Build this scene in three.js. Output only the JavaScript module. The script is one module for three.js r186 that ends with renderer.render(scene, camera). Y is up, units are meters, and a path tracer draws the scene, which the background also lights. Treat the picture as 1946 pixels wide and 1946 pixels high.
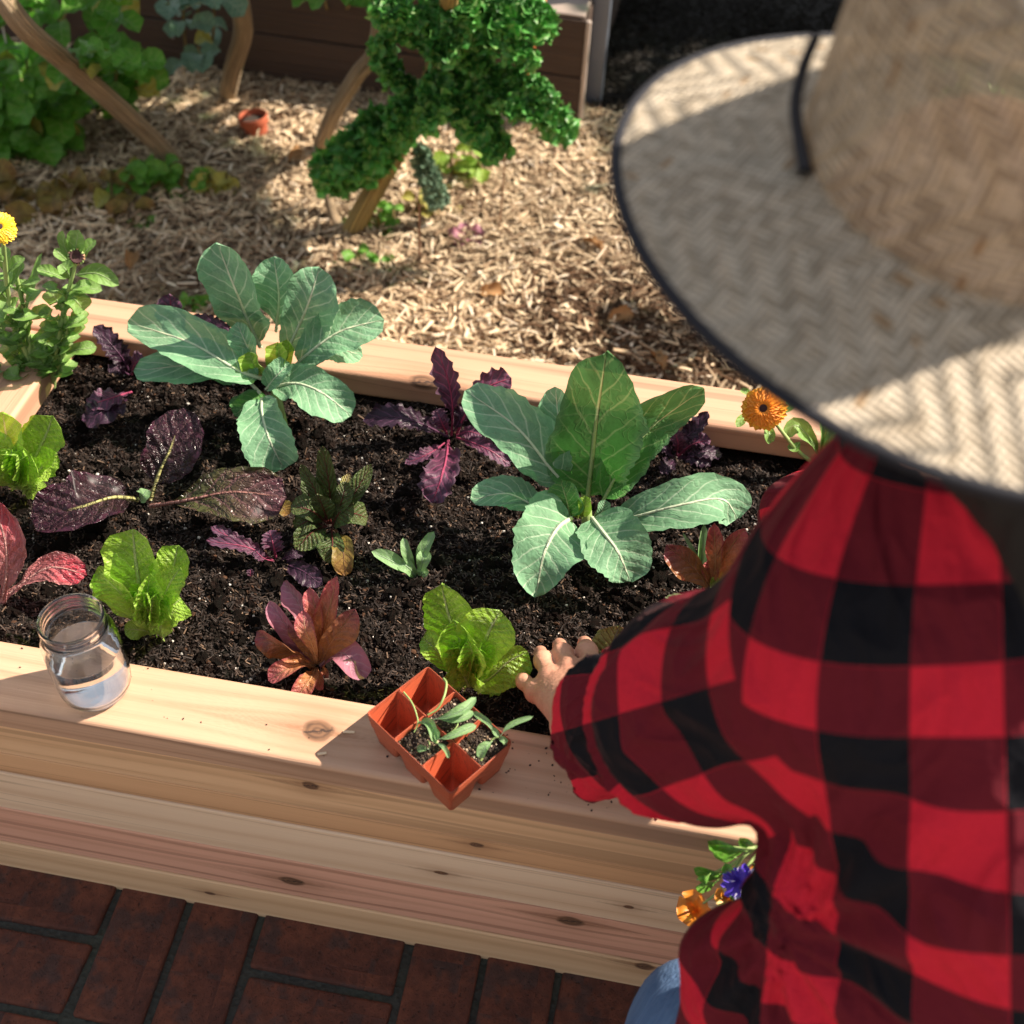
import * as THREE from 'three';
import { RoundedBoxGeometry } from 'three/addons/geometries/RoundedBoxGeometry.js';
import { mergeGeometries, mergeVertices } from 'three/addons/utils/BufferGeometryUtils.js';

// ---------------------------------------------------------------- camera, sky, sun, exposure
const scene = new THREE.Scene();
const V = (x, y, z) => new THREE.Vector3(x, y, z);
const CT = 0.475;                      // height of the top of the bed's cap boards above the ground
const SOIL = CT - 0.045;               // level of the potting soil
const PITCH = 0.826, YAW = -0.132, ROLL = 0.056, FPX = 2201.4, S = 1946;
const camera = new THREE.PerspectiveCamera(2 * Math.atan(S / 2 / FPX) * 180 / Math.PI, 1, 0.02, 200);
const EYE = V(0.474, 1.116 + CT, 0.609);
const fwd = V(Math.sin(YAW) * Math.cos(PITCH), -Math.sin(PITCH), -Math.cos(YAW) * Math.cos(PITCH));
const rt0 = V(Math.cos(YAW), 0, Math.sin(YAW)), up0 = rt0.clone().cross(fwd);
const camR = rt0.clone().multiplyScalar(Math.cos(ROLL)).addScaledVector(up0, Math.sin(ROLL));
const camU = up0.clone().multiplyScalar(Math.cos(ROLL)).addScaledVector(rt0, -Math.sin(ROLL));
camera.position.copy(EYE);
camera.quaternion.setFromRotationMatrix(new THREE.Matrix4().makeBasis(camR, camU, fwd.clone().negate()));
camera.filmGauge = 35;
camera.focus = 1.42; camera.userData.fStop = 4;
camera.updateMatrixWorld();

const sunDir = V(0.89 * Math.cos(0.733), Math.sin(0.733), -0.455 * Math.cos(0.733)).normalize();
{ // clear daytime sky: blue overhead, paler towards the horizon and round the sun
  const w = 256, h = 128, d = new Float32Array(w * h * 4), k = 0.32;
  for (let j = 0; j < h; j++) for (let i = 0; i < w; i++) {
    const el = ((j + 0.5) / h - 0.5) * Math.PI, az = ((i + 0.5) / w - 0.5) * 2 * Math.PI, dir = new THREE.Vector3(Math.cos(el) * Math.cos(az), Math.sin(el), Math.cos(el) * Math.sin(az));
    const t = Math.pow(Math.max(0, Math.sin(el)), 0.55), g = Math.exp(-Math.acos(Math.min(1, dir.dot(sunDir))) * 2.2) * 0.9, n = 4 * (j * w + i);
    const c = el < 0 ? [0.30, 0.26, 0.21] : [0.95 - 0.42 * t + g, 0.90 - 0.28 * t + g * 0.95, 0.84 - 0.05 * t + g * 0.85];
    d[n] = c[0] * k; d[n + 1] = c[1] * k; d[n + 2] = c[2] * k; d[n + 3] = 1;
  }
  const t = new THREE.DataTexture(d, w, h, THREE.RGBAFormat, THREE.FloatType); t.mapping = THREE.EquirectangularReflectionMapping; t.magFilter = THREE.LinearFilter; t.minFilter = THREE.LinearFilter; t.needsUpdate = true;
  scene.background = t; scene.environment = t;
}
const sun = new THREE.DirectionalLight(0xfff0de, 5.0);
sun.target.position.set(0, 0, -1); sun.position.copy(sunDir).multiplyScalar(12).add(sun.target.position);
sun.castShadow = true; sun.shadow.mapSize.set(4096, 4096); sun.shadow.radius = 1;
Object.assign(sun.shadow.camera, { left: -5, right: 5, top: 5, bottom: -5, near: 0.5, far: 40 });
scene.add(sun, sun.target);
const renderer = new THREE.WebGLRenderer({ antialias: true });
renderer.setSize(1024, 1024);
renderer.toneMapping = THREE.LinearToneMapping;
renderer.toneMappingExposure = 2.3;
renderer.shadowMap.enabled = true;

// ---------------------------------------------------------------- helpers
function rng(seed) { let a = seed >>> 0; return () => { a = (a + 0x6d2b79f5) | 0; let t = Math.imul(a ^ (a >>> 15), 1 | a); t = (t + Math.imul(t ^ (t >>> 7), 61 | t)) ^ t; return ((t ^ (t >>> 14)) >>> 0) / 4294967296; }; }
const hash = (x, y) => { let h = Math.imul(x | 0, 374761393) + Math.imul(y | 0, 668265263) | 0; h = Math.imul(h ^ (h >>> 13), 1274126177); return ((h ^ (h >>> 16)) >>> 0) / 4294967296; };
function vn(x, y) { const xi = Math.floor(x), yi = Math.floor(y), fx = x - xi, fy = y - yi, u = fx * fx * (3 - 2 * fx), v = fy * fy * (3 - 2 * fy); const a = hash(xi, yi), b = hash(xi + 1, yi), c = hash(xi, yi + 1), d = hash(xi + 1, yi + 1); return a + (b - a) * u + (c - a) * v + (a - b - c + d) * u * v; }
function fbm(x, y, o = 4) { let s = 0, a = 0.5, n = 0; for (let i = 0; i < o; i++) { s += a * vn(x, y); n += a; x = x * 2.03 + 17.1; y = y * 2.03 + 5.7; a *= 0.5; } return s / n; }
function vn3(x, y, z) { const zi = Math.floor(z), f = z - zi, w = f * f * (3 - 2 * f); return vn(x + zi * 37.7, y + zi * 91.3) * (1 - w) + vn(x + (zi + 1) * 37.7, y + (zi + 1) * 91.3) * w; }
const mix = (a, b, t) => a + (b - a) * t, clamp = (x, a = 0, b = 1) => Math.min(b, Math.max(a, x)), sstep = (a, b, x) => { const t = clamp((x - a) / (b - a)); return t * t * (3 - 2 * t); };
const mix3 = (a, b, t) => [mix(a[0], b[0], t), mix(a[1], b[1], t), mix(a[2], b[2], t)];

// a point of the place: the ray through photo pixel (u, v) met at height y above the ground, or at the plane z
const rayDir = (u, v) => V(0, 0, 0).addScaledVector(camR, (u - S / 2) / FPX).addScaledVector(camU, -(v - S / 2) / FPX).add(fwd);
const at = (u, v, y) => { const d = rayDir(u, v); return EYE.clone().addScaledVector(d, (y - EYE.y) / d.y); };
const atZ = (u, v, z) => { const d = rayDir(u, v); return EYE.clone().addScaledVector(d, (z - EYE.z) / d.z); };
const atD = (u, v, t) => EYE.clone().addScaledVector(rayDir(u, v), t);
const depthOf = (p) => p.clone().sub(EYE).dot(fwd);

const used = {};
function numbered(name) { const n = used[name] = (used[name] ?? -1) + 1; return n ? name + '_' + String(n).padStart(3, '0') : name; }
function tag(o, label, category, group, kind) { if (label) o.userData.label = label; if (category) o.userData.category = category; if (group) o.userData.group = group; if (kind) o.userData.kind = kind; return o; }
function thing(name, label, category, group) { const o = new THREE.Group(); o.name = numbered(name); scene.add(o); return tag(o, label, category, group); }
function shade(o) { o.castShadow = o.receiveShadow = true; return o; }
function mesh(name, geo, mat, parent = scene) { const m = shade(new THREE.Mesh(geo, mat)); m.name = parent === scene ? numbered(name) : name; parent.add(m); return m; }
function struct(name, geo, mat) { const m = mesh(name, geo, mat); m.userData.kind = 'structure'; return m; }

// a computed colour texture with a matching bump texture; f(u, v) gives [r, g, b (linear), height 0..1, roughness]
const enc = (c) => { c = clamp(c); return 255 * (c <= 0.0031308 ? 12.92 * c : 1.055 * Math.pow(c, 1 / 2.4) - 0.055); };
function tex(w, h, f, opts = {}) {
  const c = new Uint8Array(w * h * 4), b = new Uint8Array(w * h * 4);
  for (let j = 0; j < h; j++) for (let i = 0; i < w; i++) {
    const [r, g, bl, hh = 0.5] = f((i + 0.5) / w, (j + 0.5) / h), k = 4 * (j * w + i);
    c[k] = enc(r); c[k + 1] = enc(g); c[k + 2] = enc(bl); c[k + 3] = 255;
    b[k] = b[k + 1] = b[k + 2] = 255 * clamp(hh); b[k + 3] = 255;
  }
  const make = (d, srgb) => { const t = new THREE.DataTexture(d, w, h); t.wrapS = t.wrapT = opts.clamp ? THREE.ClampToEdgeWrapping : THREE.RepeatWrapping; t.magFilter = THREE.LinearFilter; t.minFilter = THREE.LinearMipmapLinearFilter; t.generateMipmaps = true; if (srgb) t.colorSpace = THREE.SRGBColorSpace; t.needsUpdate = true; return t; };
  return { map: make(c, true), bump: make(b, false) };
}
const col3 = (o) => new THREE.Color().setRGB(...(o.color || [1, 1, 1]));
const std = (o) => new THREE.MeshStandardMaterial({ side: THREE.DoubleSide, ...o, color: col3(o) });
const phys = (o) => new THREE.MeshPhysicalMaterial({ side: THREE.DoubleSide, ...o, color: col3(o) });

function tube(pts, r0, r1, seg = 10, rad = 7, curve) {
  const c = curve || new THREE.CatmullRomCurve3(pts), g = new THREE.TubeGeometry(c, seg, 1, rad, false), p = g.attributes.position, n = g.attributes.normal;
  for (let i = 0; i <= seg; i++) { const o = c.getPointAt(i / seg), r = mix(r0, r1, i / seg); for (let j = 0; j <= rad; j++) { const k = i * (rad + 1) + j; p.setXYZ(k, o.x + n.getX(k) * r, o.y + n.getY(k) * r, o.z + n.getZ(k) * r); } }
  return g;
}

// a leaf blade round a curved spine: grid of nl x nw, outline w(t), cupped, waved and toothed
function leafGeo(spine, half, o = {}) {
  const { nl = 16, nw = 6, a = 0.7, b = 0.5, pet = 0.08, petW = 0.06, cup = 0.15, wave = 0.06, waveF = 3, teeth = 0, teethF = 12, lobes = 0, hint = [0, 1, 0.45], roll = 0, seed = 1, stalk = 0.006, curl = 0, rugose = 0 } = o;
  const R = rng(seed * 7919 + 13), ph = R() * 6.28, ph2 = R() * 6.28, asym = 0.85 + 0.3 * R(), nf = 2.2 + 2 * R();
  const c = new THREE.CatmullRomCurve3(spine), M = Math.pow(a, a) * Math.pow(b, b) / Math.pow(a + b, a + b), h0 = V(...hint).normalize();
  const pos = [], uv = [], idx = [];
  for (let i = 0; i <= nl; i++) {
    const t = i / nl, q = c.getPoint(t), T = c.getTangent(t), s = clamp((t - pet) / (1 - pet));
    let w = half * Math.max(petW * (1 - s), Math.pow(s, a) * Math.pow(1 - s, b) / M);
    if (t >= 1) w = half * 0.02;
    const Sd = T.clone().cross(h0).normalize(), N = Sd.clone().cross(T).normalize();
    if (roll) { Sd.applyAxisAngle(T, roll); N.applyAxisAngle(T, roll); }
    for (let j = 0; j <= nw; j++) {
      const x = 2 * j / nw - 1, ax = Math.abs(x), side = x < 0 ? ph : ph2;
      let ww = w * (x < 0 ? asym : 2 - asym);
      if (s > 0.02) {
        if (teeth) ww *= 1 - teeth * ax * Math.abs(((t * teethF + (x < 0 ? 0.3 : 0)) % 1) * 2 - 1);
        if (lobes) ww *= 1 - lobes * ax * (0.5 + 0.5 * Math.sin(t * teethF * 3.1 + side));
        ww *= 1 + 0.10 * ax * Math.sin(t * 9 + side) + (o.ragged || 0) * ax * (vn(t * 11 * nf / 3 + seed * 3, side + x) - 0.5 + 0.5 * (vn(t * 37 + seed, side) - 0.5));
      }
      const out = w > 0 ? ww * x : 0;
      const z = half * (cup * ax * ax * (w / half) * 2 + wave * ax * ax * Math.sin(t * waveF * 6.28 + side) * (s > 0 ? 1 : 0) - curl * Math.pow(ax, 4) + (rugose ? rugose * (vn3(t * 9 + seed, x * 4, seed) - 0.5) * (0.25 + 0.75 * ax) : 0));
      pos.push(q.x + Sd.x * out + N.x * z, q.y + Sd.y * out + N.y * z, q.z + Sd.z * out + N.z * z);
      uv.push(0.5 + 0.5 * x * Math.min(1, w / half * 1.15 + 0.05), t);
    }
  }
  for (let i = 0; i < nl; i++) for (let j = 0; j < nw; j++) { const k = i * (nw + 1) + j; idx.push(k, k + 1, k + nw + 1, k + 1, k + nw + 2, k + nw + 1); }
  let g = new THREE.BufferGeometry();
  g.setAttribute('position', new THREE.Float32BufferAttribute(pos, 3)); g.setAttribute('uv', new THREE.Float32BufferAttribute(uv, 2)); g.setIndex(idx); g.computeVertexNormals();
  if (stalk) {
    const end = Math.min(0.9, pet + 0.55), pts = []; for (let k = 0; k <= 5; k++) pts.push(c.getPoint(end * k / 5));
    const s = tube(pts, stalk * 0.5, stalk * 0.12, 8, 5), u = s.attributes.uv;
    for (let k = 0; k < u.count; k++) u.setXY(k, 0.5, 0.02 + u.getX(k) * end * 0.9);
    g = mergeGeometries([g, s]);
  }
  return g;
}

// smooth-minimum field of tapered capsules, meshed as surface nets
function coneDist(p, A, B, ra, rb) { const bx = B.x - A.x, by = B.y - A.y, bz = B.z - A.z, px = p[0] - A.x, py = p[1] - A.y, pz = p[2] - A.z; const t = clamp((px * bx + py * by + pz * bz) / (bx * bx + by * by + bz * bz + 1e-12)); const dx = px - bx * t, dy = py - by * t, dz = pz - bz * t; return Math.sqrt(dx * dx + dy * dy + dz * dz) - mix(ra, rb, t); }
const smin = (a, b, k) => { const h = Math.max(k - Math.abs(a - b), 0) / k; return Math.min(a, b) - h * h * k * 0.25; };
function bonesField(bones, k) { return (p) => { let d = 1e3; for (const b of bones) d = smin(d, coneDist(p, b[0], b[1], b[2], b[3]), b[4] ?? k); return d; }; }
function surfaceNets(f, min, max, cell) {
  const n = [0, 1, 2].map((i) => Math.ceil((max[i] - min[i]) / cell) + 1), [nx, ny, nz] = n, F = new Float32Array(nx * ny * nz), id = (i, j, k) => (k * ny + j) * nx + i;
  for (let k = 0; k < nz; k++) for (let j = 0; j < ny; j++) for (let i = 0; i < nx; i++) F[id(i, j, k)] = f([min[0] + i * cell, min[1] + j * cell, min[2] + k * cell]);
  const vid = new Int32Array(nx * ny * nz).fill(-1), pos = [], idx = [];
  for (let k = 0; k < nz - 1; k++) for (let j = 0; j < ny - 1; j++) for (let i = 0; i < nx - 1; i++) {
    let cx = 0, cy = 0, cz = 0, m = 0;
    const e = (i0, j0, k0, i1, j1, k1) => { const a = F[id(i + i0, j + j0, k + k0)], b = F[id(i + i1, j + j1, k + k1)]; if (a < 0 !== b < 0) { const t = a / (a - b); cx += i0 + (i1 - i0) * t; cy += j0 + (j1 - j0) * t; cz += k0 + (k1 - k0) * t; m++; } };
    for (const [x, y] of [[0, 0], [1, 0], [0, 1], [1, 1]]) { e(0, x, y, 1, x, y); e(x, 0, y, x, 1, y); e(x, y, 0, x, y, 1); }
    if (m) { vid[id(i, j, k)] = pos.length / 3; pos.push(min[0] + (i + cx / m) * cell, min[1] + (j + cy / m) * cell, min[2] + (k + cz / m) * cell); }
  }
  const quad = (a, b, c, d, flip) => { if (a < 0 || b < 0 || c < 0 || d < 0) return; if (flip) idx.push(a, c, b, a, d, c); else idx.push(a, b, c, a, c, d); };
  for (let k = 1; k < nz - 1; k++) for (let j = 1; j < ny - 1; j++) for (let i = 1; i < nx - 1; i++) {
    const s = F[id(i, j, k)] < 0;
    if (s !== F[id(i + 1, j, k)] < 0) quad(vid[id(i, j - 1, k - 1)], vid[id(i, j, k - 1)], vid[id(i, j, k)], vid[id(i, j - 1, k)], !s);
    if (s !== F[id(i, j + 1, k)] < 0) quad(vid[id(i - 1, j, k - 1)], vid[id(i, j, k - 1)], vid[id(i, j, k)], vid[id(i - 1, j, k)], s);
    if (s !== F[id(i, j, k + 1)] < 0) quad(vid[id(i - 1, j - 1, k)], vid[id(i, j - 1, k)], vid[id(i, j, k)], vid[id(i - 1, j, k)], !s);
  }
  const g = new THREE.BufferGeometry(); g.setAttribute('position', new THREE.Float32BufferAttribute(pos, 3));
  const nor = [], h = cell * 0.6;
  for (let i = 0; i < pos.length; i += 3) { const p = [pos[i], pos[i + 1], pos[i + 2]], gr = [0, 1, 2].map((a) => { const q = [...p], r = [...p]; q[a] += h; r[a] -= h; return f(q) - f(r); }), l = Math.hypot(...gr) || 1; nor.push(gr[0] / l, gr[1] / l, gr[2] / l); }
  g.setAttribute('normal', new THREE.Float32BufferAttribute(nor, 3)); g.setIndex(idx);
  return g;
}
function instanced(name, geo, mat, n, place, parent = scene) {
  const m = shade(new THREE.InstancedMesh(geo, mat, n)), M = new THREE.Object3D(), c = new THREE.Color();
  for (let i = 0; i < n; i++) { M.scale.set(1, 1, 1); const col = place(M, i); M.updateMatrix(); m.setMatrixAt(i, M.matrix); if (col) m.setColorAt(i, c.setRGB(...col)); }
  m.name = parent === scene ? numbered(name) : name; parent.add(m); m.userData.kind = 'stuff';
  return m;
}
// ---------------------------------------------------------------- ground: mulch, brick paving
const bedX0 = -0.46, bedX1 = 1.40, bedZ0 = -0.723;
{
  const t = tex(512, 512, (u, v) => { const n = fbm(u * 40, v * 40, 3), m = fbm(u * 9 + 4, v * 9, 3), d = 0.35 + 0.9 * n * m; return [0.16 * d, 0.11 * d, 0.07 * d, n]; });
  t.map.repeat.set(60, 60); t.bump.repeat.set(60, 60);
  const g = new THREE.PlaneGeometry(120, 120); g.rotateX(-Math.PI / 2);
  const m = struct('ground', g, std({ map: t.map, bumpMap: t.bump, bumpScale: 0.01, roughness: 1 })); m.position.y = -0.02;
}
{ // pale concrete patio added out of view to bounce sun onto boards and shirt
  const t = tex(256, 256, (u, v) => { const n = fbm(u * 50, v * 50, 3), m = fbm(u * 5, v * 5, 3), d = 0.8 + 0.2 * n + 0.2 * m; return [0.44 * d, 0.38 * d, 0.31 * d, n]; }); t.map.repeat.set(8, 5); t.bump.repeat.set(8, 5);
  const m = struct('bounce_patio', new THREE.BoxGeometry(14, 0.04, 6), std({ map: t.map, bumpMap: t.bump, bumpScale: 0.003, roughness: 0.9 })); m.position.set(0.3, -0.002, 4.302);
}
const backShadePaint = (x, z) => sstep(0.10, 0.20, x + 0.06 * (vn(x * 9, z * 9) - 0.5)) * sstep(-2.22, -2.38, z + 0.12 * (vn(x * 7 + 4, z * 7) - 0.5));      // mask of the deep shade painted near black at the back right
const bedShadePaint = (x, z) => sstep(0.15, 0.4, x + 0.2 * (vn(x * 5, z * 5) - 0.5)) * sstep(-1.62, -1.4, z + 0.16 * vn(x * 7 + 3, z * 7));  // shade patch beside the bed, painted as extra dark chips
{
  // near-black sheet with deep shade put into its colour, at the back right
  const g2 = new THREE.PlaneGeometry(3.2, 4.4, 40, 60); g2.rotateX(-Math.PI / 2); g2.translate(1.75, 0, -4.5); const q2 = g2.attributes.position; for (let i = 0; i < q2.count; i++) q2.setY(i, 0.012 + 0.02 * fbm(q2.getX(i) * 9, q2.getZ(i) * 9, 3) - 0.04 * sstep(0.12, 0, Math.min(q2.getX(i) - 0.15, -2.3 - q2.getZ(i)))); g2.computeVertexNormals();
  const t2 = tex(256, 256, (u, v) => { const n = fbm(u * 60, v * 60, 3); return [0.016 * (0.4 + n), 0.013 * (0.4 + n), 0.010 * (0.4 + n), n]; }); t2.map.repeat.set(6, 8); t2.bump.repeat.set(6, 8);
  struct('painted_shade_sheet', g2, std({ map: t2.map, bumpMap: t2.bump, bumpScale: 0.01, roughness: 1 }));
  const R = rng(11), chip = new THREE.BoxGeometry(1, 0.11, 0.17, 2, 1, 1);
  { const p = chip.attributes.position; for (let i = 0; i < p.count; i++) { const x = p.getX(i); if (Math.abs(x) < 0.1) p.setY(i, p.getY(i) + 0.05); else { p.setZ(i, p.getZ(i) * (x > 0 ? 0.55 : 0.8)); } } chip.computeVertexNormals(); }
  const N = 118000;
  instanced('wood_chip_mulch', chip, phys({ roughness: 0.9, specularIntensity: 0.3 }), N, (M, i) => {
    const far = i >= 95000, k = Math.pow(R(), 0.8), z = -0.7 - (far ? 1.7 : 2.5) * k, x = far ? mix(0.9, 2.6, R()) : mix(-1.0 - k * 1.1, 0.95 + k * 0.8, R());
    const dz = backShadePaint(x, z);
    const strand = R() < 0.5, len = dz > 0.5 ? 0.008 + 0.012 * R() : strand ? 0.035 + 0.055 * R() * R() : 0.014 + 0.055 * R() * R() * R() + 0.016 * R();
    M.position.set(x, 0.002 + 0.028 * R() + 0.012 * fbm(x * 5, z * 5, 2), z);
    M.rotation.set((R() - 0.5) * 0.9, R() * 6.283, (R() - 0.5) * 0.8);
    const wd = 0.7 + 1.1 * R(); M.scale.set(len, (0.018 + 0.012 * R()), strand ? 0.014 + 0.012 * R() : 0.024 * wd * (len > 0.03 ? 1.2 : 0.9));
    const b = Math.pow(R(), 1.5), lz = bedShadePaint(x, z), d = (0.5 + 1.0 * fbm(x * 3.1 + 9, z * 3.1, 2)) * (0.75 + 0.5 * fbm(x * 14, z * 14, 2));
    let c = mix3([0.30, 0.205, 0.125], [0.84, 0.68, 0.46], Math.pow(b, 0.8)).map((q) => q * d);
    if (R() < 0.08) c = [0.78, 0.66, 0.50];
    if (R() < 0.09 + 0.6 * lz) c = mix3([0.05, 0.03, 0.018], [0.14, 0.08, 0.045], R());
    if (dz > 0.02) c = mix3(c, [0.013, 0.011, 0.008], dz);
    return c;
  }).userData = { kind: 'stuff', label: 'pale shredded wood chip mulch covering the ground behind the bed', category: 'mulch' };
  // a few dry fallen leaves on the chips
  for (const [u, v, rot] of [[1175, 605, 0.5], [1250, 690, 2.1], [560, 300, 1.2], [930, 560, 0.2], [1130, 470, 2.6], [250, 500, 1.8]]) {
    const q = at(u, v, 0.035), l = mesh('dry_leaf', leafGeo([V(-0.03, 0, 0), V(0, 0.008, 0), V(0.035, 0.003, 0)], 0.016, { nl: 10, nw: 6, wave: 0.3, cup: 0.4, seed: u, stalk: 0.001 }), std({ color: [0.30, 0.16, 0.06], roughness: 0.8 })); l.position.copy(q); l.rotation.y = rot;
    tag(l, { 1175: 'curled brown leaf on the mulch near the hat brim', 1250: 'dry brown leaf on the mulch right behind the back cap board', 560: 'dry brown leaf on the mulch between pot and kale', 930: 'dry brown leaf on the mulch below the thin tan stake', 1130: 'dry brown leaf on the open mulch left of the hat', 250: 'dry brown leaf on the mulch above the left cauliflower' }[u], 'leaf');
  }
  // finer dark and light shreds between the chips
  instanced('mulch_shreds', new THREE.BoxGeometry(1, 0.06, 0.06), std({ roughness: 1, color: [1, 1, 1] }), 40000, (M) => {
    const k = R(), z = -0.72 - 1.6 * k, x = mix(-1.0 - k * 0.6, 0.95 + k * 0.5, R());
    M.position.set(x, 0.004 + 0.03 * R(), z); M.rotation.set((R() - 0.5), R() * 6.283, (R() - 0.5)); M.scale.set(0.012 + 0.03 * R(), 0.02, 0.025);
    return backShadePaint(x, z) > 0.3 ? [0.012, 0.010, 0.008] : mix3([0.12, 0.075, 0.045], [0.66, 0.51, 0.34], R() * R());
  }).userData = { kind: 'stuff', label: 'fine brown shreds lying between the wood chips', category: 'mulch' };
}
{
  const paving = thing('brick_paving'); paving.userData = { kind: 'structure' };
  const sand = tex(256, 256, (u, v) => { const n = fbm(u * 60, v * 60, 3), m = fbm(u * 6, v * 6, 3); const d = 0.5 + n * 0.8; return [0.05 * d, 0.053 * d * (0.9 + 0.2 * m), 0.043 * d, n]; });
  sand.map.repeat.set(6, 6); sand.bump.repeat.set(6, 6);
  const sg = new THREE.BoxGeometry(2.2, 0.03, 1.5); const s = mesh('mortar_bed', sg, std({ map: sand.map, bumpMap: sand.bump, bumpScale: 0.004, roughness: 1 }), paving); s.position.set(0.3, -0.003, 0.55);
  const BW = 0.093, BL = 0.198, P = 0.104, mats = [], geos = [];
  for (let k = 0; k < 4; k++) {
    const t = tex(256, 256, (u, v) => { const n = fbm(u * 26 + k * 9, v * 26, 4), m = fbm(u * 5 + k * 31, v * 5, 3), pit = 1 - 0.7 * sstep(0.76, 0.84, fbm(u * 40 + k * 3, v * 40, 3)) - 0.35 * sstep(0.62, 0.8, fbm(u * 110 + k, v * 110, 2)), st = sstep(0.52, 0.72, fbm(u * 7 + k * 13, v * 7 + 5, 4)); let c = mix3([0.07, 0.021, 0.013], [0.155, 0.046, 0.022], m); c = mix3(c, [0.05, 0.03, 0.026], st * 0.7); const d = (0.55 + 0.8 * n) * (0.4 + 0.6 * pit); return [c[0] * d, c[1] * d, c[2] * d, 0.4 * n + 0.6 * pit]; });
    mats.push(std({ map: t.map, bumpMap: t.bump, bumpScale: 0.003, roughness: 0.85 }));
    const g = new RoundedBoxGeometry(BL, 0.05, BW, 2, 0.005), p = g.attributes.position, uv = g.attributes.uv, R = rng(60 + k);
    const off = [0, 1, 2, 3].map(() => (R() - 0.5) * 0.004);
    for (let i = 0; i < p.count; i++) { const x = p.getX(i), z = p.getZ(i); p.setZ(i, z + off[0] * (x > 0 ? 1 : -1) + 0.0012 * Math.sin(x * 90 + k)); p.setX(i, x + off[1] * (z > 0 ? 1 : -1) + 0.001 * Math.sin(z * 120 + k)); uv.setXY(i, x * 5 + k * 0.3, z * 5 + p.getY(i) * 5); }
    g.computeVertexNormals(); geos.push(g);
  }
  const R = rng(5), u0 = 192;                                            // basket weave in pairs
  const xJ = at(219, 1730, 0).x, zJ = at(110, 1783, 0).z;               // a joint between pairs, and the mid joint of a flat pair
  for (let cx = -3; cx <= 4; cx++) for (let cz = -1; cz <= 3; cz++) {
    const x0 = xJ + cx * 2 * P, z0 = zJ - P + cz * 2 * P, flat = (((cx + cz) % 2) + 2) % 2 === 1;
    for (let k = 0; k < 2; k++) {
      const b = mesh('brick', geos[(R() * 4) | 0], mats[(R() * 4) | 0], paving);
      if (flat) { b.position.set(x0 + P, 0, z0 + P * (k + 0.5)); b.rotation.y = R() < 0.5 ? Math.PI : 0; }
      else { b.position.set(x0 + P * (k + 0.5), 0, z0 + P); b.rotation.y = Math.PI / 2 * (R() < 0.5 ? 1 : -1); }
      b.position.y = -0.006 + (R() - 0.5) * 0.005; b.position.x += (R() - 0.5) * 0.003; b.rotation.z = (R() - 0.5) * 0.012; b.rotation.y += (R() - 0.5) * 0.02;
    }
  }
}

// ---------------------------------------------------------------- raised bed of cedar boards
function wood(seed, light, dark, knots = [], ringF = 220, warm = 1) {
  return tex(2048, 256, (u, v) => {
    const x = u * 2, y = v * 0.25;                                        // metres
    let tail = 0, yy = y + 0.010 * (fbm(x * 1.6 + seed * 7, y * 9 + seed, 3) - 0.5) * 2, core = 0, halo = 0, ring = 0;
    for (const [kx, ky, rx, ry = rx * 0.7] of knots) {
      const dx = (x - kx) / rx, dy = (y - ky) / ry, d = Math.hypot(dx * (1 + 0.25 * (vn(dx * 2 + kx * 50, dy * 2) - 0.5)), dy), fall = Math.exp(-Math.pow((x - kx) / (rx * 5), 2)) * Math.exp(-Math.pow(dy / 3.2, 2));
      yy += Math.sign(y - ky || 1) * -ry * 1.5 * fall * Math.exp(-Math.abs(dy) * 0.5);
      core = Math.max(core, 1 - sstep(0.72, 1.05, d)); tail = Math.max(tail, Math.exp(-Math.pow(dx / 5, 2)) * Math.exp(-Math.pow((dy - 0.25 * Math.sin(kx * 40)) / 0.45, 2)) * 0.8); halo = Math.max(halo, Math.exp(-d * d * 0.16) * 0.75); ring = Math.max(ring, d < 1.05 ? 0.25 + 0.45 * fbm(dx * 1.6 + kx * 30, dy * 1.6, 3) + 0.18 * Math.sin(d * 17 + 2 * vn(dx * 3, dy * 3)) - (Math.abs(dx * 0.35 + dy * 0.9 + 0.25 * (vn(dx * 4, dy * 4) - 0.5)) < 0.07 ? 0.6 : 0) : 0);
    }
    const r1 = fbm(x * 0.9 + seed, yy * ringF * 0.32 + seed * 3, 3), line = Math.pow(0.5 + 0.5 * Math.sin(yy * ringF * 6.283 * 0.22 + 5 * fbm(x * 0.7 + seed, yy * 14, 2)), 3), fine = fbm(x * 9 + seed * 2, yy * 1500, 2), broad = fbm(x * 1.1 + seed * 5, yy * 26 + seed, 3);
    let k = clamp(0.30 * line + 0.5 * r1 * 0.6 + 0.22 * (fine - 0.35) + 0.55 * (broad - 0.42));
    let c = mix3(light, dark, k);
    const streak = sstep(0.66, 0.78, fbm(x * 0.8 + seed * 11, yy * 90 + seed * 2, 2)) * 0.5 + sstep(0.77, 0.82, fbm(x * 0.5 + seed * 5, yy * 300 + seed * 9, 2)) * 0.4;
    c = mix3(c, dark.map((q) => q * 0.62), streak);
    c = mix3(c, [0.20, 0.085, 0.035], tail * 0.6 * (0.5 + fine)); c = mix3(c, [0.24, 0.10, 0.04], halo * 0.5); c = mix3(c, mix3([0.05, 0.026, 0.016], [0.30, 0.15, 0.075], clamp(ring)), core);
    return [c[0], c[1], c[2], 0.6 + 0.25 * (fine - 0.5) - 0.25 * line * 0.5 - core * 0.2];
  });
}
const kx = (u, v, z, y) => { const p = y !== undefined ? at(u, v, y) : atZ(u, v, z); return p; };
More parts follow.
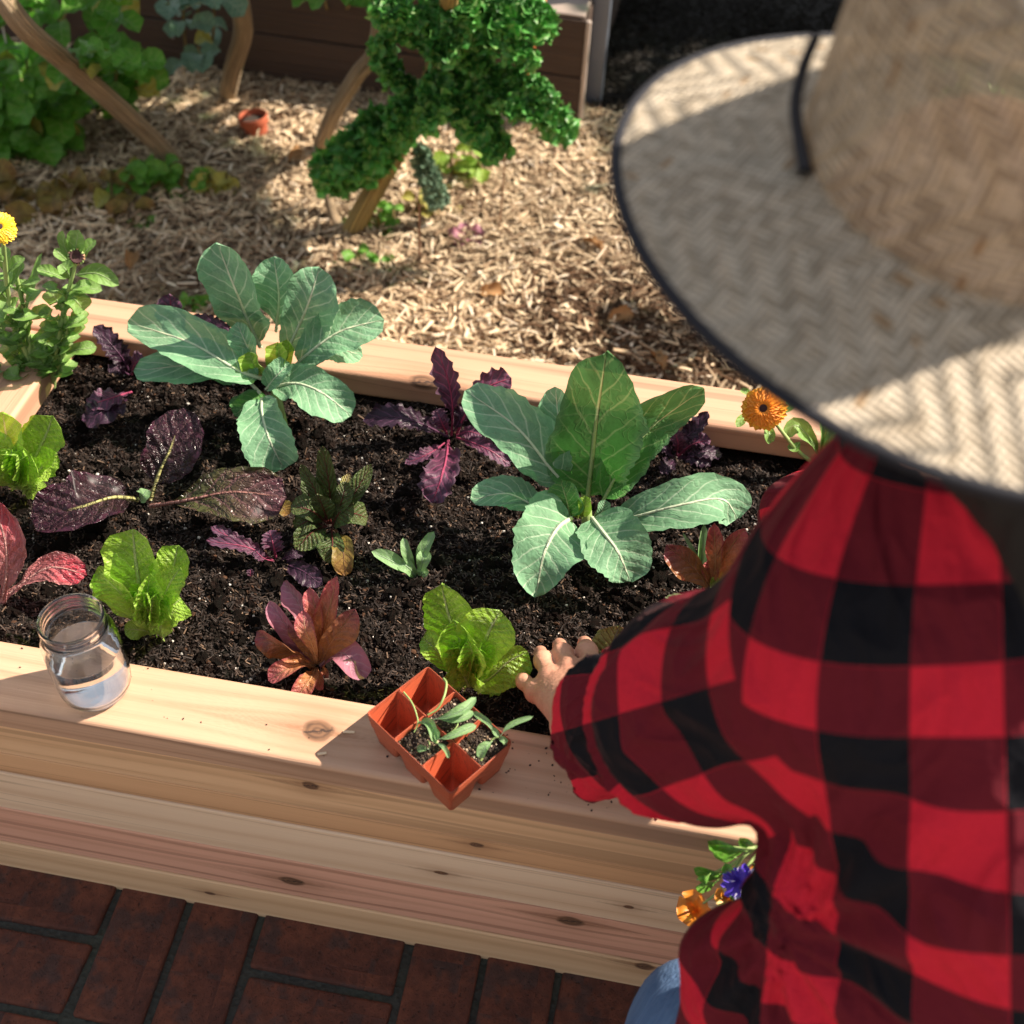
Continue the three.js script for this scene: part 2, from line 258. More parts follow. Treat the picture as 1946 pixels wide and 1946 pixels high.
const woodCap = wood(1, [0.60, 0.375, 0.245], [0.39, 0.21, 0.118], [[kx(604, 1388, 0, CT).x + 0.6, 0.125 + kx(604, 1388, 0, CT).z + 0.045, 0.019, 0.015], [1.25, 0.12, 0.014]], 200);
const woodBack = wood(2, [0.57, 0.33, 0.21], [0.43, 0.225, 0.135], [[kx(798, 742, 0, CT).x + 0.6, 0.166, 0.024, 0.017]], 120);
const kY = (u, v) => { const p = atZ(u, v, -0.008); return p; };
const kn = (u, v, yc, r, ry) => { const p = kY(u, v); return [p.x + 0.6, 0.125 - (p.y - yc), r, ry]; };
function board(parent, x0, x1, y0, y1, z0, z1, w, axis = 'x', r = 0.004) {
  const g = new RoundedBoxGeometry(x1 - x0, y1 - y0, z1 - z0, 3, r), p = g.attributes.position, uv = g.attributes.uv, nn = g.attributes.normal, cx = (x0 + x1) / 2, cz = (z0 + z1) / 2;
  for (let i = 0; i < p.count; i++) {
    const L = axis === 'x' ? p.getX(i) + cx + 0.6 : p.getZ(i) + cz + 1.6, yv = p.getY(i), across = axis === 'x' ? p.getZ(i) : p.getX(i);
    uv.setXY(i, L / 2, (0.125 + across - yv + (axis === 'x' ? (y1 - y0) / 2 * (y1 - y0 < z1 - z0 ? 1 : 0) - (y1 - y0 < z1 - z0 ? 0 : (z1 - z0) / 2) : 0)) / 0.25);
    if (Math.abs(axis === 'x' ? nn.getX(i) : nn.getZ(i)) > 0.9) uv.setXY(i, (yv * 0.2 + 0.3) / 2, (across + 0.1 + yv) / 0.25);
  }
  const m = mesh('plank', g, std({ map: w.map, bumpMap: w.bump, bumpScale: 0.0014, roughness: 0.7 }), parent); m.position.set(cx, (y0 + y1) / 2, cz);
  return m;
}
const bed = thing('raised_bed', 'long raised garden bed of new cedar planks filled with dark soil', 'raised bed');
{
  const CH = 0.043;
  board(bed, bedX0, bedX1, CT - CH, CT, -0.089, 0, woodCap, 'x', 0.007).name = 'cap_board';
  board(bed, bedX0, bedX1, CT - CH, CT, bedZ0, bedZ0 + 0.089, woodBack, 'x', 0.007).name = 'cap_board';
  board(bed, bedX0, bedX0 + 0.089, CT - CH - 0.002, CT - 0.002, bedZ0 + 0.0905, -0.0905, woodBack, 'z', 0.007).name = 'cap_board';
  board(bed, bedX1 - 0.089, bedX1, CT - CH - 0.002, CT - 0.002, bedZ0 + 0.0905, -0.0905, woodBack, 'z', 0.007).name = 'cap_board';
  const rows = [[0.045, 0.1195, 0], [0.1222, 0.1698, 1], [0.1725, 0.2698, 2], [0.2725, 0.3768, 3], [0.3795, 0.4745, 4]];
  const yc = rows.map(([a, b]) => CT - (a + b) / 2);
  const faces = [
    wood(3, [0.82, 0.52, 0.29], [0.54, 0.30, 0.145], [kn(590, 1493, yc[0], 0.011, 0.009)], 150),
    wood(4, [0.78, 0.46, 0.24], [0.50, 0.26, 0.12], [kn(840, 1556, yc[1] + 0.012, 0.012, 0.006), kn(905, 1608, yc[1], 0.010, 0.006)], 130),
    wood(5, [0.90, 0.68, 0.47], [0.66, 0.43, 0.26], [kn(838, 1660, yc[2], 0.010, 0.005), kn(1195, 1725, yc[2], 0.007, 0.005)], 110),
    wood(6, [0.84, 0.46, 0.31], [0.56, 0.27, 0.165], [kn(553, 1677, yc[3], 0.019, 0.012), kn(1083, 1753, yc[3], 0.019, 0.014)], 170),
    wood(7, [0.84, 0.56, 0.32], [0.56, 0.32, 0.155], [kn(392, 1680, yc[4] + 0.03, 0.009, 0.005), kn(1225, 1838, yc[4], 0.014, 0.011)], 120)];
  for (const [a, b, k] of rows) {
    const dz = [0, 0.0015, 0.0008, 0.0018, 0.0006][k];
    board(bed, bedX0 + 0.012, bedX1 - 0.012, CT - b, CT - a, -0.046 - dz, -0.008 - dz, faces[k], 'x', 0.0035);
    board(bed, bedX0 + 0.012, bedX1 - 0.012, CT - b, CT - a, bedZ0 + 0.008, bedZ0 + 0.046, faces[k], 'x', 0.0035);
    board(bed, bedX0 + 0.012, bedX0 + 0.05, CT - b, CT - a, bedZ0 + 0.0475, -0.0485, faces[(k + 1) % 5], 'z', 0.0035);
    board(bed, bedX1 - 0.05, bedX1 - 0.012, CT - b, CT - a, bedZ0 + 0.0475, -0.0485, faces[(k + 1) % 5], 'z', 0.0035);
  }
}
// potting soil: uneven sheet with crumbs, bark fibres and white perlite on it
const soilY = (x, z) => SOIL - 0.004 + 0.034 * (fbm(x * 7, z * 7 + 3, 3) - 0.5) + 0.024 * (fbm(x * 24, z * 24, 3) - 0.5) + 0.009 * (vn(x * 110, z * 110) - 0.5) - 0.012 * sstep(0.05, 0, z + 0.634) * 0;
{
  const x0 = bedX0 + 0.05, x1 = bedX1 - 0.05, z0 = bedZ0 + 0.047, z1 = -0.047, nx = 480, nz = 170;
  const g = new THREE.PlaneGeometry(x1 - x0, z1 - z0, nx, nz); g.rotateX(-Math.PI / 2); g.translate((x0 + x1) / 2, 0, (z0 + z1) / 2);
  const p = g.attributes.position, uv = g.attributes.uv; for (let i = 0; i < p.count; i++) { p.setY(i, soilY(p.getX(i), p.getZ(i))); uv.setXY(i, p.getX(i) * 4, p.getZ(i) * 4); } g.computeVertexNormals();
  const t = tex(512, 512, (u, v) => { const n = fbm(u * 90, v * 90, 3), m = fbm(u * 14, v * 14, 3), d = 0.4 + 0.9 * n; return [0.0150 * d * (0.6 + 0.8 * m), 0.0105 * d, 0.0082 * d, n]; });
  const s = struct('potting_soil', g, phys({ map: t.map, bumpMap: t.bump, bumpScale: 0.008, roughness: 1, specularIntensity: 0.15 })); void s;
  const R = rng(21), crumb = new THREE.IcosahedronGeometry(1, 0);
  { const q = crumb.attributes.position; for (let i = 0; i < q.count; i++) { const x = q.getX(i), y = q.getY(i), z = q.getZ(i), k = 0.75 + 0.5 * hash(Math.round(x * 50), Math.round(y * 50 + z * 500)); q.setXYZ(i, x * k, y * k * 0.8, z * k); } crumb.computeVertexNormals(); }
  const spot = (M, lift) => { const x = mix(x0 + 0.04, 1.0, R()), z = mix(z0 + 0.045, z1 - 0.042, R()); M.position.set(x, soilY(x, z) + lift, z); M.rotation.set(R() * 6.3, R() * 6.3, R() * 6.3); return [x, z]; };
  instanced('soil_crumbs', crumb, phys({ roughness: 0.9, specularIntensity: 0.3 }), 42000, (M) => { spot(M, 0.0008); const s2 = 0.0011 + 0.0028 * Math.pow(R(), 3); M.scale.set(s2, s2 * 0.8, s2 * (0.7 + 0.6 * R())); const d = 0.6 + 0.9 * R(); return R() < 0.1 ? [0.05 * d, 0.025 * d, 0.014 * d] : [0.017 * d, 0.0118 * d, 0.0092 * d]; }).userData = { kind: 'stuff', label: 'dark crumbs of potting soil on the bed', category: 'soil' };
  const clod = new THREE.IcosahedronGeometry(1, 2); { const q = clod.attributes.position; for (let i = 0; i < q.count; i++) { const x = q.getX(i), y = q.getY(i), z = q.getZ(i), k = 0.55 + 0.9 * vn3(x * 2.3 + 5, y * 2.3, z * 2.3); q.setXYZ(i, x * k, y * k, z * k); } clod.computeVertexNormals(); }
  instanced('soil_clods', clod, phys({ map: t.map, bumpMap: t.bump, bumpScale: 0.004, roughness: 1, specularIntensity: 0.15 }), 1700, (M) => { spot(M, -0.001); const s2 = 0.003 + 0.010 * Math.pow(R(), 2.5); M.scale.set(s2, s2 * 0.7, s2 * 0.9); return null; }).userData = { kind: 'stuff', label: 'small dark clods on the surface of the potting soil', category: 'soil' };
  instanced('bark_fibres', new THREE.BoxGeometry(1, 0.1, 0.12), std({ roughness: 0.8, color: [1, 1, 1] }), 32000, (M) => { spot(M, 0.0015); M.rotation.set((R() - 0.5) * 1.2, R() * 6.3, (R() - 0.5) * 1.4); M.scale.set(0.004 + 0.010 * R() * R(), 0.006, 0.007 + 0.006 * R()); const d = R(); return d < 0.08 ? [0.16, 0.10, 0.062] : d < 0.30 ? [0.062, 0.038, 0.026] : [0.026, 0.0175, 0.0135]; }).userData = { kind: 'stuff', label: 'fine brown bark fibres mixed into the potting soil', category: 'soil' };
  instanced('perlite', crumb, std({ roughness: 0.8, color: [1, 1, 1] }), 950, (M) => { spot(M, 0.0018); const s2 = 0.0007 + 0.0020 * Math.pow(R(), 3.5); M.scale.setScalar(s2); const d = 0.25 + 0.55 * R(); return [d, d * 0.94, d * 0.84]; }).userData = { kind: 'stuff', label: 'white specks of perlite scattered in the dark soil', category: 'perlite' };
  // spilled crumbs and slivers on the front cap
  instanced('spilled_soil', crumb, std({ roughness: 0.9, color: [0.03, 0.02, 0.015] }), 150, (M, i) => { const near = i < 110, x = near ? mix(0.33, 0.62, R()) : mix(-0.2, 0.4, R()), z = near ? -0.085 + 0.083 * R() : -0.085 + 0.08 * R(); M.position.set(x, CT + 0.0003, z); M.rotation.set(R() * 6, R() * 6, R() * 6); const s2 = 0.0004 + 0.0012 * Math.pow(R(), 3); M.scale.set(s2 * 1.4, s2 * 0.6, s2); return null; }).userData = { kind: 'stuff', label: 'small dark specks of spilled soil on the front cap board', category: 'soil' };
  for (const [u, v, l, rot, lab] of [[663, 1391, 0.013, 0.15, 'pale wood sliver lying on the cap board by the knot'], [612, 1432, 0.010, 0.35, 'small pale wood sliver at the edge of the cap board']]) { const m = mesh('wood_sliver', new RoundedBoxGeometry(l, 0.0018, 0.003, 1, 0.0006), std({ color: [0.75, 0.56, 0.36], roughness: 0.7 })); m.position.copy(at(u, v, CT + 0.0012)); m.rotation.y = rot; tag(m, lab, 'wood sliver'); }
}
// ---------------------------------------------------------------- leaf materials: colour, veins and relief of each kind of leaf
function leafTex(o) {
  const { base, tipC = base, vein, mid = vein, edge = base, nv = 7, slope = 0.9, vw = 0.05, midW = 0.035, net = 0, netScale = 14, spots = 0, blotch = 0.25, puck = 0.6, seed = 1, midLen = 1, pale = 0 } = o;
  return tex(256, 512, (u, v) => {
    const x = (u - 0.5) * 2, ax = Math.abs(x), wob = (fbm(u * 5 + seed * 3, v * 9 + (x > 0 ? 7 : 0), 2) - 0.5) * 0.35;
    const q = v * nv - ax * slope * nv * 0.22 + wob + (x > 0 ? 0.45 : 0), f = Math.abs(q - Math.round(q)), vein1 = (1 - sstep(vw * (1.25 - ax * 0.7), vw * 2.6 * (1.25 - ax * 0.7), f)) * (1 - 0.75 * sstep(0.6, 1, ax)) * sstep(0.0, 0.06, v);
    const mw = midW * (1.25 - v * 1.05) + 0.006, m = (1 - sstep(mw * 0.7, mw * 1.5, ax)) * sstep(midLen + 0.03, midLen - 0.15, v);
    let n2 = 0; if (net) { const a = fbm(u * netScale + 3 * fbm(u * 8, v * 16, 2), v * netScale * 2 + seed, 2); n2 = 1 - sstep(0.02, 0.075, Math.abs(a - 0.5)); }
    const bl = fbm(u * 4 + seed * 5, v * 8 + seed, 4) - 0.5, fine = fbm(u * 60, v * 120, 2) - 0.5;
    let c = mix3(base, tipC, sstep(0.35, 1, v)); c = mix3(c, edge, sstep(0.72, 1, ax) * 0.8);
    const d = 1 + blotch * 2 * bl + 0.18 * fine; c = c.map((k) => k * d);
    if (pale) c = mix3(c, mid, pale * sstep(0.35, 0.0, v) * 0.8);
    c = mix3(c, vein, n2 * net * 0.7); c = mix3(c, vein, vein1 * 0.62); c = mix3(c, mid, m);
    if (spots && fbm(u * 30 + seed, v * 60, 2) > 0.78) c = mix3(c, [0.25, 0.2, 0.12], spots);
    const h = 0.5 + 0.5 * puck * (0.6 * (f - 0.25) + 0.4 * (fbm(u * 16 + seed, v * 32, 2) - 0.5)) - n2 * net * 0.3 + 0.3 * m;
    return [...c, h];
  }, { clamp: true });
}
const LM = {};
function leafMat(name, o, m) { const t = leafTex(o); LM[name] = phys({ map: t.map, bumpMap: t.bump, bumpScale: m.bump ?? 0.004, roughness: m.rough ?? 0.55, transmission: m.trans ?? 0.3, thickness: 0, specularIntensity: m.spec ?? 0.5, ...(m.coat ? { clearcoat: m.coat, clearcoatRoughness: 0.35 } : {}) }); }
leafMat('cauli', { base: [0.165, 0.345, 0.18], tipC: [0.18, 0.36, 0.205], vein: [0.48, 0.62, 0.43], mid: [0.62, 0.70, 0.50], edge: [0.17, 0.355, 0.19], nv: 8, slope: 1.2, vw: 0.034, midW: 0.05, net: 0.18, netScale: 9, blotch: 0.3, puck: 1.2, seed: 3 }, { rough: 0.6, trans: 0.26, bump: 0.004, spec: 0.35 });
leafMat('cauliDark', { base: [0.09, 0.30, 0.06], tipC: [0.10, 0.27, 0.085], vein: [0.33, 0.48, 0.20], mid: [0.48, 0.60, 0.28], edge: [0.12, 0.26, 0.12], nv: 7, slope: 1.3, vw: 0.03, midW: 0.045, net: 0.25, netScale: 9, blotch: 0.2, seed: 5 }, { rough: 0.6, trans: 0.4, bump: 0.008, spec: 0.3 });
leafMat('heart', { base: [0.25, 0.42, 0.05], vein: [0.45, 0.55, 0.15], nv: 6, seed: 6, blotch: 0.3 }, { trans: 0.45 });
leafMat('lettuce', { base: [0.42, 0.66, 0.075], tipC: [0.35, 0.62, 0.06], vein: [0.54, 0.70, 0.18], mid: [0.58, 0.70, 0.30], nv: 9, slope: 1.3, vw: 0.035, midW: 0.07, net: 0.35, netScale: 11, blotch: 0.3, puck: 1.3, seed: 8, pale: 0.5 }, { rough: 0.42, trans: 0.5, bump: 0.008 });
leafMat('romaineRed', { base: [0.47, 0.20, 0.075], tipC: [0.43, 0.10, 0.12], vein: [0.50, 0.25, 0.16], mid: [0.58, 0.33, 0.15], edge: [0.30, 0.05, 0.07], nv: 7, vw: 0.03, midW: 0.05, net: 0.2, netScale: 12, blotch: 0.4, puck: 1.1, seed: 10, pale: 0.4 }, { rough: 0.38, trans: 0.3, bump: 0.006 });
leafMat('romaineDark', { base: [0.32, 0.14, 0.05], tipC: [0.25, 0.075, 0.085], vein: [0.28, 0.14, 0.10], mid: [0.40, 0.20, 0.09], nv: 7, blotch: 0.35, puck: 1, seed: 11, pale: 0.4 }, { rough: 0.35, trans: 0.25, bump: 0.006 });
leafMat('lilac', { base: [0.32, 0.12, 0.15], tipC: [0.34, 0.14, 0.20], vein: [0.40, 0.24, 0.27], nv: 8, blotch: 0.3, seed: 12 }, { rough: 0.4, trans: 0.2 });
leafMat('mustard', { base: [0.026, 0.011, 0.015], tipC: [0.034, 0.010, 0.018], vein: [0.09, 0.045, 0.05], mid: [0.40, 0.38, 0.15], edge: [0.055, 0.014, 0.03], nv: 7, slope: 1.3, vw: 0.04, midW: 0.06, net: 0.85, netScale: 15, blotch: 0.3, puck: 1.6, seed: 14, midLen: 0.75 }, { rough: 0.24, trans: 0.1, bump: 0.018, coat: 0.2 });
leafMat('mustardRed', { base: [0.07, 0.075, 0.025], tipC: [0.055, 0.017, 0.026], vein: [0.15, 0.07, 0.075], mid: [0.32, 0.15, 0.13], nv: 7, slope: 1.2, net: 0.7, netScale: 14, midW: 0.05, blotch: 0.3, puck: 1.4, seed: 15 }, { rough: 0.27, trans: 0.18, bump: 0.014, coat: 0.2 });
leafMat('frilly', { base: [0.085, 0.026, 0.05], tipC: [0.11, 0.055, 0.092], vein: [0.30, 0.07, 0.15], mid: [0.38, 0.06, 0.13], edge: [0.12, 0.07, 0.10], nv: 9, vw: 0.05, midW: 0.07, blotch: 0.35, seed: 16 }, { rough: 0.5, trans: 0.22, bump: 0.006 });
leafMat('frillyDark', { base: [0.026, 0.012, 0.022], tipC: [0.034, 0.017, 0.032], vein: [0.10, 0.04, 0.08], nv: 8, seed: 17, blotch: 0.3 }, { rough: 0.42, trans: 0.12, bump: 0.006 });
leafMat('sorrel', { base: [0.075, 0.125, 0.035], tipC: [0.10, 0.14, 0.04], vein: [0.10, 0.02, 0.018], mid: [0.14, 0.03, 0.025], nv: 9, slope: 1.1, vw: 0.055, midW: 0.06, net: 0.2, blotch: 0.45, puck: 1.3, seed: 19 }, { rough: 0.4, trans: 0.3, bump: 0.008 });
leafMat('sorrelPale', { base: [0.36, 0.40, 0.12], tipC: [0.44, 0.36, 0.13], vein: [0.20, 0.03, 0.025], mid: [0.50, 0.40, 0.36], nv: 9, slope: 1.1, vw: 0.05, midW: 0.05, blotch: 0.3, puck: 1.3, seed: 20 }, { rough: 0.4, trans: 0.35, bump: 0.008 });
leafMat('chard', { base: [0.50, 0.20, 0.19], tipC: [0.42, 0.035, 0.06], vein: [0.55, 0.20, 0.22], mid: [0.62, 0.33, 0.30], nv: 8, slope: 1.2, net: 0.4, midW: 0.09, blotch: 0.3, puck: 1.6, seed: 22, pale: 0.6 }, { rough: 0.33, trans: 0.28, bump: 0.009 });
leafMat('seedling', { base: [0.23, 0.41, 0.16], tipC: [0.26, 0.44, 0.19], vein: [0.30, 0.44, 0.26], nv: 4, midW: 0.08, blotch: 0.15, seed: 24 }, { rough: 0.55, trans: 0.35 });
leafMat('marigold', { base: [0.19, 0.36, 0.07], tipC: [0.23, 0.40, 0.11], vein: [0.34, 0.48, 0.2], nv: 5, vw: 0.03, midW: 0.07, blotch: 0.25, seed: 26 }, { rough: 0.52, trans: 0.36 });
leafMat('kale', { base: [0.07, 0.27, 0.05], tipC: [0.095, 0.33, 0.065], vein: [0.24, 0.40, 0.14], nv: 6, blotch: 0.55, seed: 28 }, { rough: 0.38, trans: 0.28 });
leafMat('kaleGrey', { base: [0.16, 0.29, 0.19], vein: [0.32, 0.42, 0.30], nv: 6, blotch: 0.4, seed: 29 }, { rough: 0.55, trans: 0.3 });
leafMat('shrub', { base: [0.13, 0.36, 0.035], tipC: [0.15, 0.42, 0.045], vein: [0.3, 0.5, 0.12], nv: 5, blotch: 0.35, seed: 31 }, { rough: 0.45, trans: 0.48 });
leafMat('yellowLeaf', { base: [0.42, 0.40, 0.08], tipC: [0.40, 0.36, 0.06], vein: [0.5, 0.5, 0.2], nv: 5, blotch: 0.4, seed: 33 }, { rough: 0.55, trans: 0.35 });
leafMat('brownLeaf', { base: [0.22, 0.17, 0.04], tipC: [0.28, 0.15, 0.04], vein: [0.15, 0.06, 0.03], nv: 7, blotch: 0.6, seed: 34 }, { rough: 0.5, trans: 0.25 });
const stemMat = std({ color: [0.30, 0.42, 0.14], roughness: 0.6 }), stemRed = std({ color: [0.30, 0.06, 0.08], roughness: 0.6 }), stemPurple = std({ color: [0.18, 0.05, 0.10], roughness: 0.6 });

let leafSeed = 1;
// one leaf, its spine given as [photo u, photo v, height above the soil in cm] from base to tip, its width in photo pixels
function leaf(parent, kind, pts, wpx, o = {}, name = 'leaf', y0 = SOIL) {
  const sp = pts.map(([u, v, h]) => at(u, v, y0 + h / 100)), mid = sp[sp.length >> 1];
  const half = wpx * depthOf(mid) / FPX / 2;
  return mesh(name, leafGeo(sp, half, { seed: ++leafSeed, stalk: Math.min(0.008, 0.14 * half + 0.0012), ...o }), LM[kind], parent);
}
function stem(parent, pts, r0, r1, mat = stemMat, name = 'stem', y0 = SOIL) { return mesh(name, tube(pts.map(([u, v, h]) => at(u, v, y0 + h / 100)), r0, r1, 12, 7), mat, parent); }

{ // cauliflower plant on the left
  const p = thing('cauliflower_plant', 'young cauliflower plant with broad grey-green leaves, left one by the back cap board', 'vegetable plant', 'young cauliflower plants');
  const C = { a: 0.62, b: 0.42, nl: 30, nw: 14, wave: 0.13, waveF: 2.6, teeth: 0.06, teethF: 14, rugose: 0.11, cup: 0.18, ragged: 0.16 };
  stem(p, [[538, 812, -1], [530, 770, 3.5], [512, 700, 8]], 0.008, 0.006);
  leaf(p, 'cauli', [[505, 722, 8], [455, 705, 10.5], [370, 655, 12], [243, 612, 10.5]], 106, { ...C, pet: 0.12 });
  leaf(p, 'cauli', [[495, 748, 6.5], [455, 712, 8.5], [390, 694, 9.5], [255, 705, 8]], 90, { ...C, pet: 0.2, a: 0.8 });
  leaf(p, 'cauli', [[495, 660, 9], [470, 605, 14], [445, 545, 20], [412, 460, 26]], 115, { ...C, pet: 0.06, hint: [-0.1, 0.55, 1] });
  leaf(p, 'cauli', [[525, 630, 10], [530, 560, 17], [520, 488, 22]], 88, { ...C, pet: 0.1, hint: [0, 0.6, 1] });
  leaf(p, 'cauli', [[540, 680, 9], [565, 625, 14], [588, 570, 19], [607, 508, 23]], 101, { ...C, pet: 0.08, hint: [0.15, 0.6, 1] });
  leaf(p, 'cauli', [[555, 700, 9], [600, 660, 13], [650, 628, 15], [730, 607, 16]], 94, { ...C, pet: 0.1, hint: [0.2, 1, 0.3], roll: 0.35 });
  leaf(p, 'cauli', [[558, 710, 8], [600, 676, 10.5], [640, 664, 11], [690, 676, 10]], 62, { ...C, pet: 0.12 });
  leaf(p, 'cauli', [[512, 738, 8.5], [560, 728, 10], [610, 745, 9.5], [668, 790, 6]], 92, { ...C, pet: 0.06, a: 0.5 });
  leaf(p, 'cauli', [[498, 758, 7], [498, 785, 9], [512, 835, 8.5], [540, 892, 4]], 101, { ...C, pet: 0.06, a: 0.55, hint: [0, 1, 0.6] });
  leaf(p, 'heart', [[498, 712, 8.5], [482, 690, 11], [473, 668, 12.5]], 44, { ...C, nl: 12, nw: 6, hint: [0, 0.5, 1], cup: 0.4 });
  leaf(p, 'heart', [[520, 708, 9], [530, 680, 12], [528, 650, 14]], 46, { ...C, nl: 12, nw: 6, hint: [0, 0.5, 1], cup: 0.4 });
  leaf(p, 'heart', [[535, 700, 9], [548, 672, 12], [546, 645, 14]], 38, { ...C, nl: 12, nw: 6, hint: [0, 0.5, 1], cup: 0.4 });
  leaf(p, 'cauli', [[488, 692, 9], [468, 655, 13], [450, 612, 15.5]], 50, { ...C, nl: 14, nw: 6, hint: [0, 0.6, 1], cup: 0.3 });
  leaf(p, 'cauli', [[505, 740, 8], [525, 715, 11], [550, 690, 12]], 44, { ...C, nl: 12, nw: 6, hint: [0, 0.8, 0.7], cup: 0.45 });
  leaf(p, 'cauliDark', [[515, 770, 5], [480, 765, 6], [445, 790, 5]], 50, { ...C, nl: 12, nw: 6 });
}
{ // cauliflower plant on the right
  const p = thing('cauliflower_plant', 'young cauliflower plant with one tall upright leaf, between the purple mizuna and the shirt sleeve', 'vegetable plant', 'young cauliflower plants');
  const C = { a: 0.55, b: 0.45, nl: 32, nw: 14, wave: 0.12, waveF: 2.4, teeth: 0.05, teethF: 16, rugose: 0.11, cup: 0.12, ragged: 0.18 };
  stem(p, [[1118, 1020, -1], [1115, 985, 2.5], [1112, 930, 6]], 0.009, 0.006);
  leaf(p, 'cauliDark', [[1115, 960, 4.5], [1122, 900, 9], [1133, 800, 18], [1152, 668, 30]], 182, { ...C, pet: 0.12, a: 0.48, b: 0.5, hint: [0, 0.45, 1], cup: 0.08 });
  leaf(p, 'cauli', [[1085, 930, 6], [1050, 895, 9], [985, 815, 13], [884, 742, 14]], 112, { ...C, pet: 0.14, hint: [-0.25, 1, 0.5], roll: -0.25 });
  leaf(p, 'cauliDark', [[1130, 985, 4], [1165, 915, 8.5], [1225, 825, 14], [1338, 738, 20]], 100, { ...C, pet: 0.2, a: 0.45, hint: [0.3, 0.7, 0.9] });
  leaf(p, 'cauli', [[1145, 990, 4.5], [1195, 985, 7], [1290, 960, 10], [1375, 950, 9.5], [1402, 985, 7]], 100, { ...C, pet: 0.12, b: 0.3 });
  leaf(p, 'cauli', [[1085, 985, 6], [1058, 1005, 7.5], [1035, 1050, 7], [1018, 1135, 3]], 150, { ...C, pet: 0.06, a: 0.38, b: 0.62, hint: [0, 1, 0.7] });
  leaf(p, 'cauli', [[1125, 985, 6.2], [1145, 1010, 8], [1175, 1050, 7.5], [1198, 1105, 4]], 128, { ...C, pet: 0.06, a: 0.42, wave: 0.12, hint: [0.1, 1, 0.6] });
  leaf(p, 'cauli', [[1075, 990, 4.5], [1020, 965, 5], [965, 938, 6.5], [895, 950, 5.5]], 66, { ...C, pet: 0.3, a: 0.5, wave: 0.14 });
  leaf(p, 'cauliDark', [[1083, 985, 5], [1078, 955, 8], [1065, 912, 11]], 68, { ...C, nl: 14, nw: 8, pet: 0.1, hint: [0, 0.5, 1], wave: 0.1 });
  leaf(p, 'cauli', [[1085, 900, 7], [1065, 820, 13], [1055, 735, 18]], 76, { ...C, pet: 0.2, hint: [-0.2, 0.6, 1] });
  leaf(p, 'heart', [[1105, 985, 4], [1112, 960, 8], [1112, 942, 9]], 26, { nl: 10, hint: [0, 0.5, 1], cup: 0.4 });
  leaf(p, 'heart', [[1098, 985, 4], [1095, 970, 6], [1090, 955, 7]], 20, { nl: 10, hint: [0, 0.5, 1], cup: 0.4 });
  leaf(p, 'cauli', [[1132, 990, 4], [1145, 970, 6], [1150, 950, 7]], 26, { nl: 10, hint: [0, 0.5, 1], cup: 0.3 });
}
const LT = { a: 0.85, b: 0.42, nl: 22, nw: 10, wave: 0.07, waveF: 2.6, teeth: 0.05, teethF: 12, rugose: 0.13, cup: 0.22, ragged: 0.2, pet: 0.02, petW: 0.35, hint: [0, 0.7, 0.9] };
function lettuce(label, list) { const p = thing('green_lettuce', label, 'lettuce', 'young green lettuces'); for (const [pts, w, o] of list) leaf(p, 'lettuce', pts, w * 1.12, { ...LT, ...o }); { const [b] = list[0][0], R = rng(list.length * 31 + b[0]); for (let i = 0; i < 5; i++) { const a = i * 1.3 - 2.6 + R() * 0.4, r = 14 + 12 * R(); leaf(p, 'lettuce', [[b[0] + Math.cos(a) * 3, b[1] - 8, 2], [b[0] + Math.cos(a) * r * 0.7, b[1] - 34 - 10 * R(), 7], [b[0] + Math.cos(a) * r, b[1] - 56 - 16 * R(), 10 + R()]], 40 + 14 * R(), { ...LT, cup: 0.5, wave: 0.14, hint: [0.4 * Math.cos(a), 0.6, 0.8] }); } } return p; }
lettuce('bright green lettuce growing right behind the glass jar', [
  [[[282, 1190, 1], [268, 1130, 7], [258, 1065, 11], [252, 1006, 15]], 104, { hint: [0, 0.45, 1] }], [[[295, 1185, 1], [312, 1125, 7], [330, 1075, 11], [338, 1036, 13]], 64, { hint: [0, 0.5, 1] }],
  [[[275, 1185, 1], [240, 1140, 5], [205, 1105, 7.5], [180, 1090, 8]], 56, {}], [[[280, 1195, 1], [252, 1160, 5], [222, 1120, 9], [190, 1092, 11]], 84, { roll: -0.4 }],
  [[[288, 1200, 1], [286, 1165, 5], [292, 1135, 8], [300, 1118, 9]], 90, { teeth: 0.16, wave: 0.2 }], [[[292, 1190, 1], [306, 1145, 7], [325, 1105, 11], [343, 1078, 13]], 54, {}],
  [[[306, 1208, 0], [308, 1180, 4], [325, 1152, 6], [345, 1138, 6]], 70, { teeth: 0.14, wave: 0.18 }], [[[292, 1205, 0], [268, 1197, 2], [236, 1196, 2]], 34, { teeth: 0.1 }],
  [[[285, 1180, 2], [280, 1130, 9], [285, 1090, 12]], 40, { cup: 0.6, hint: [0.5, 0.4, 1] }]]);
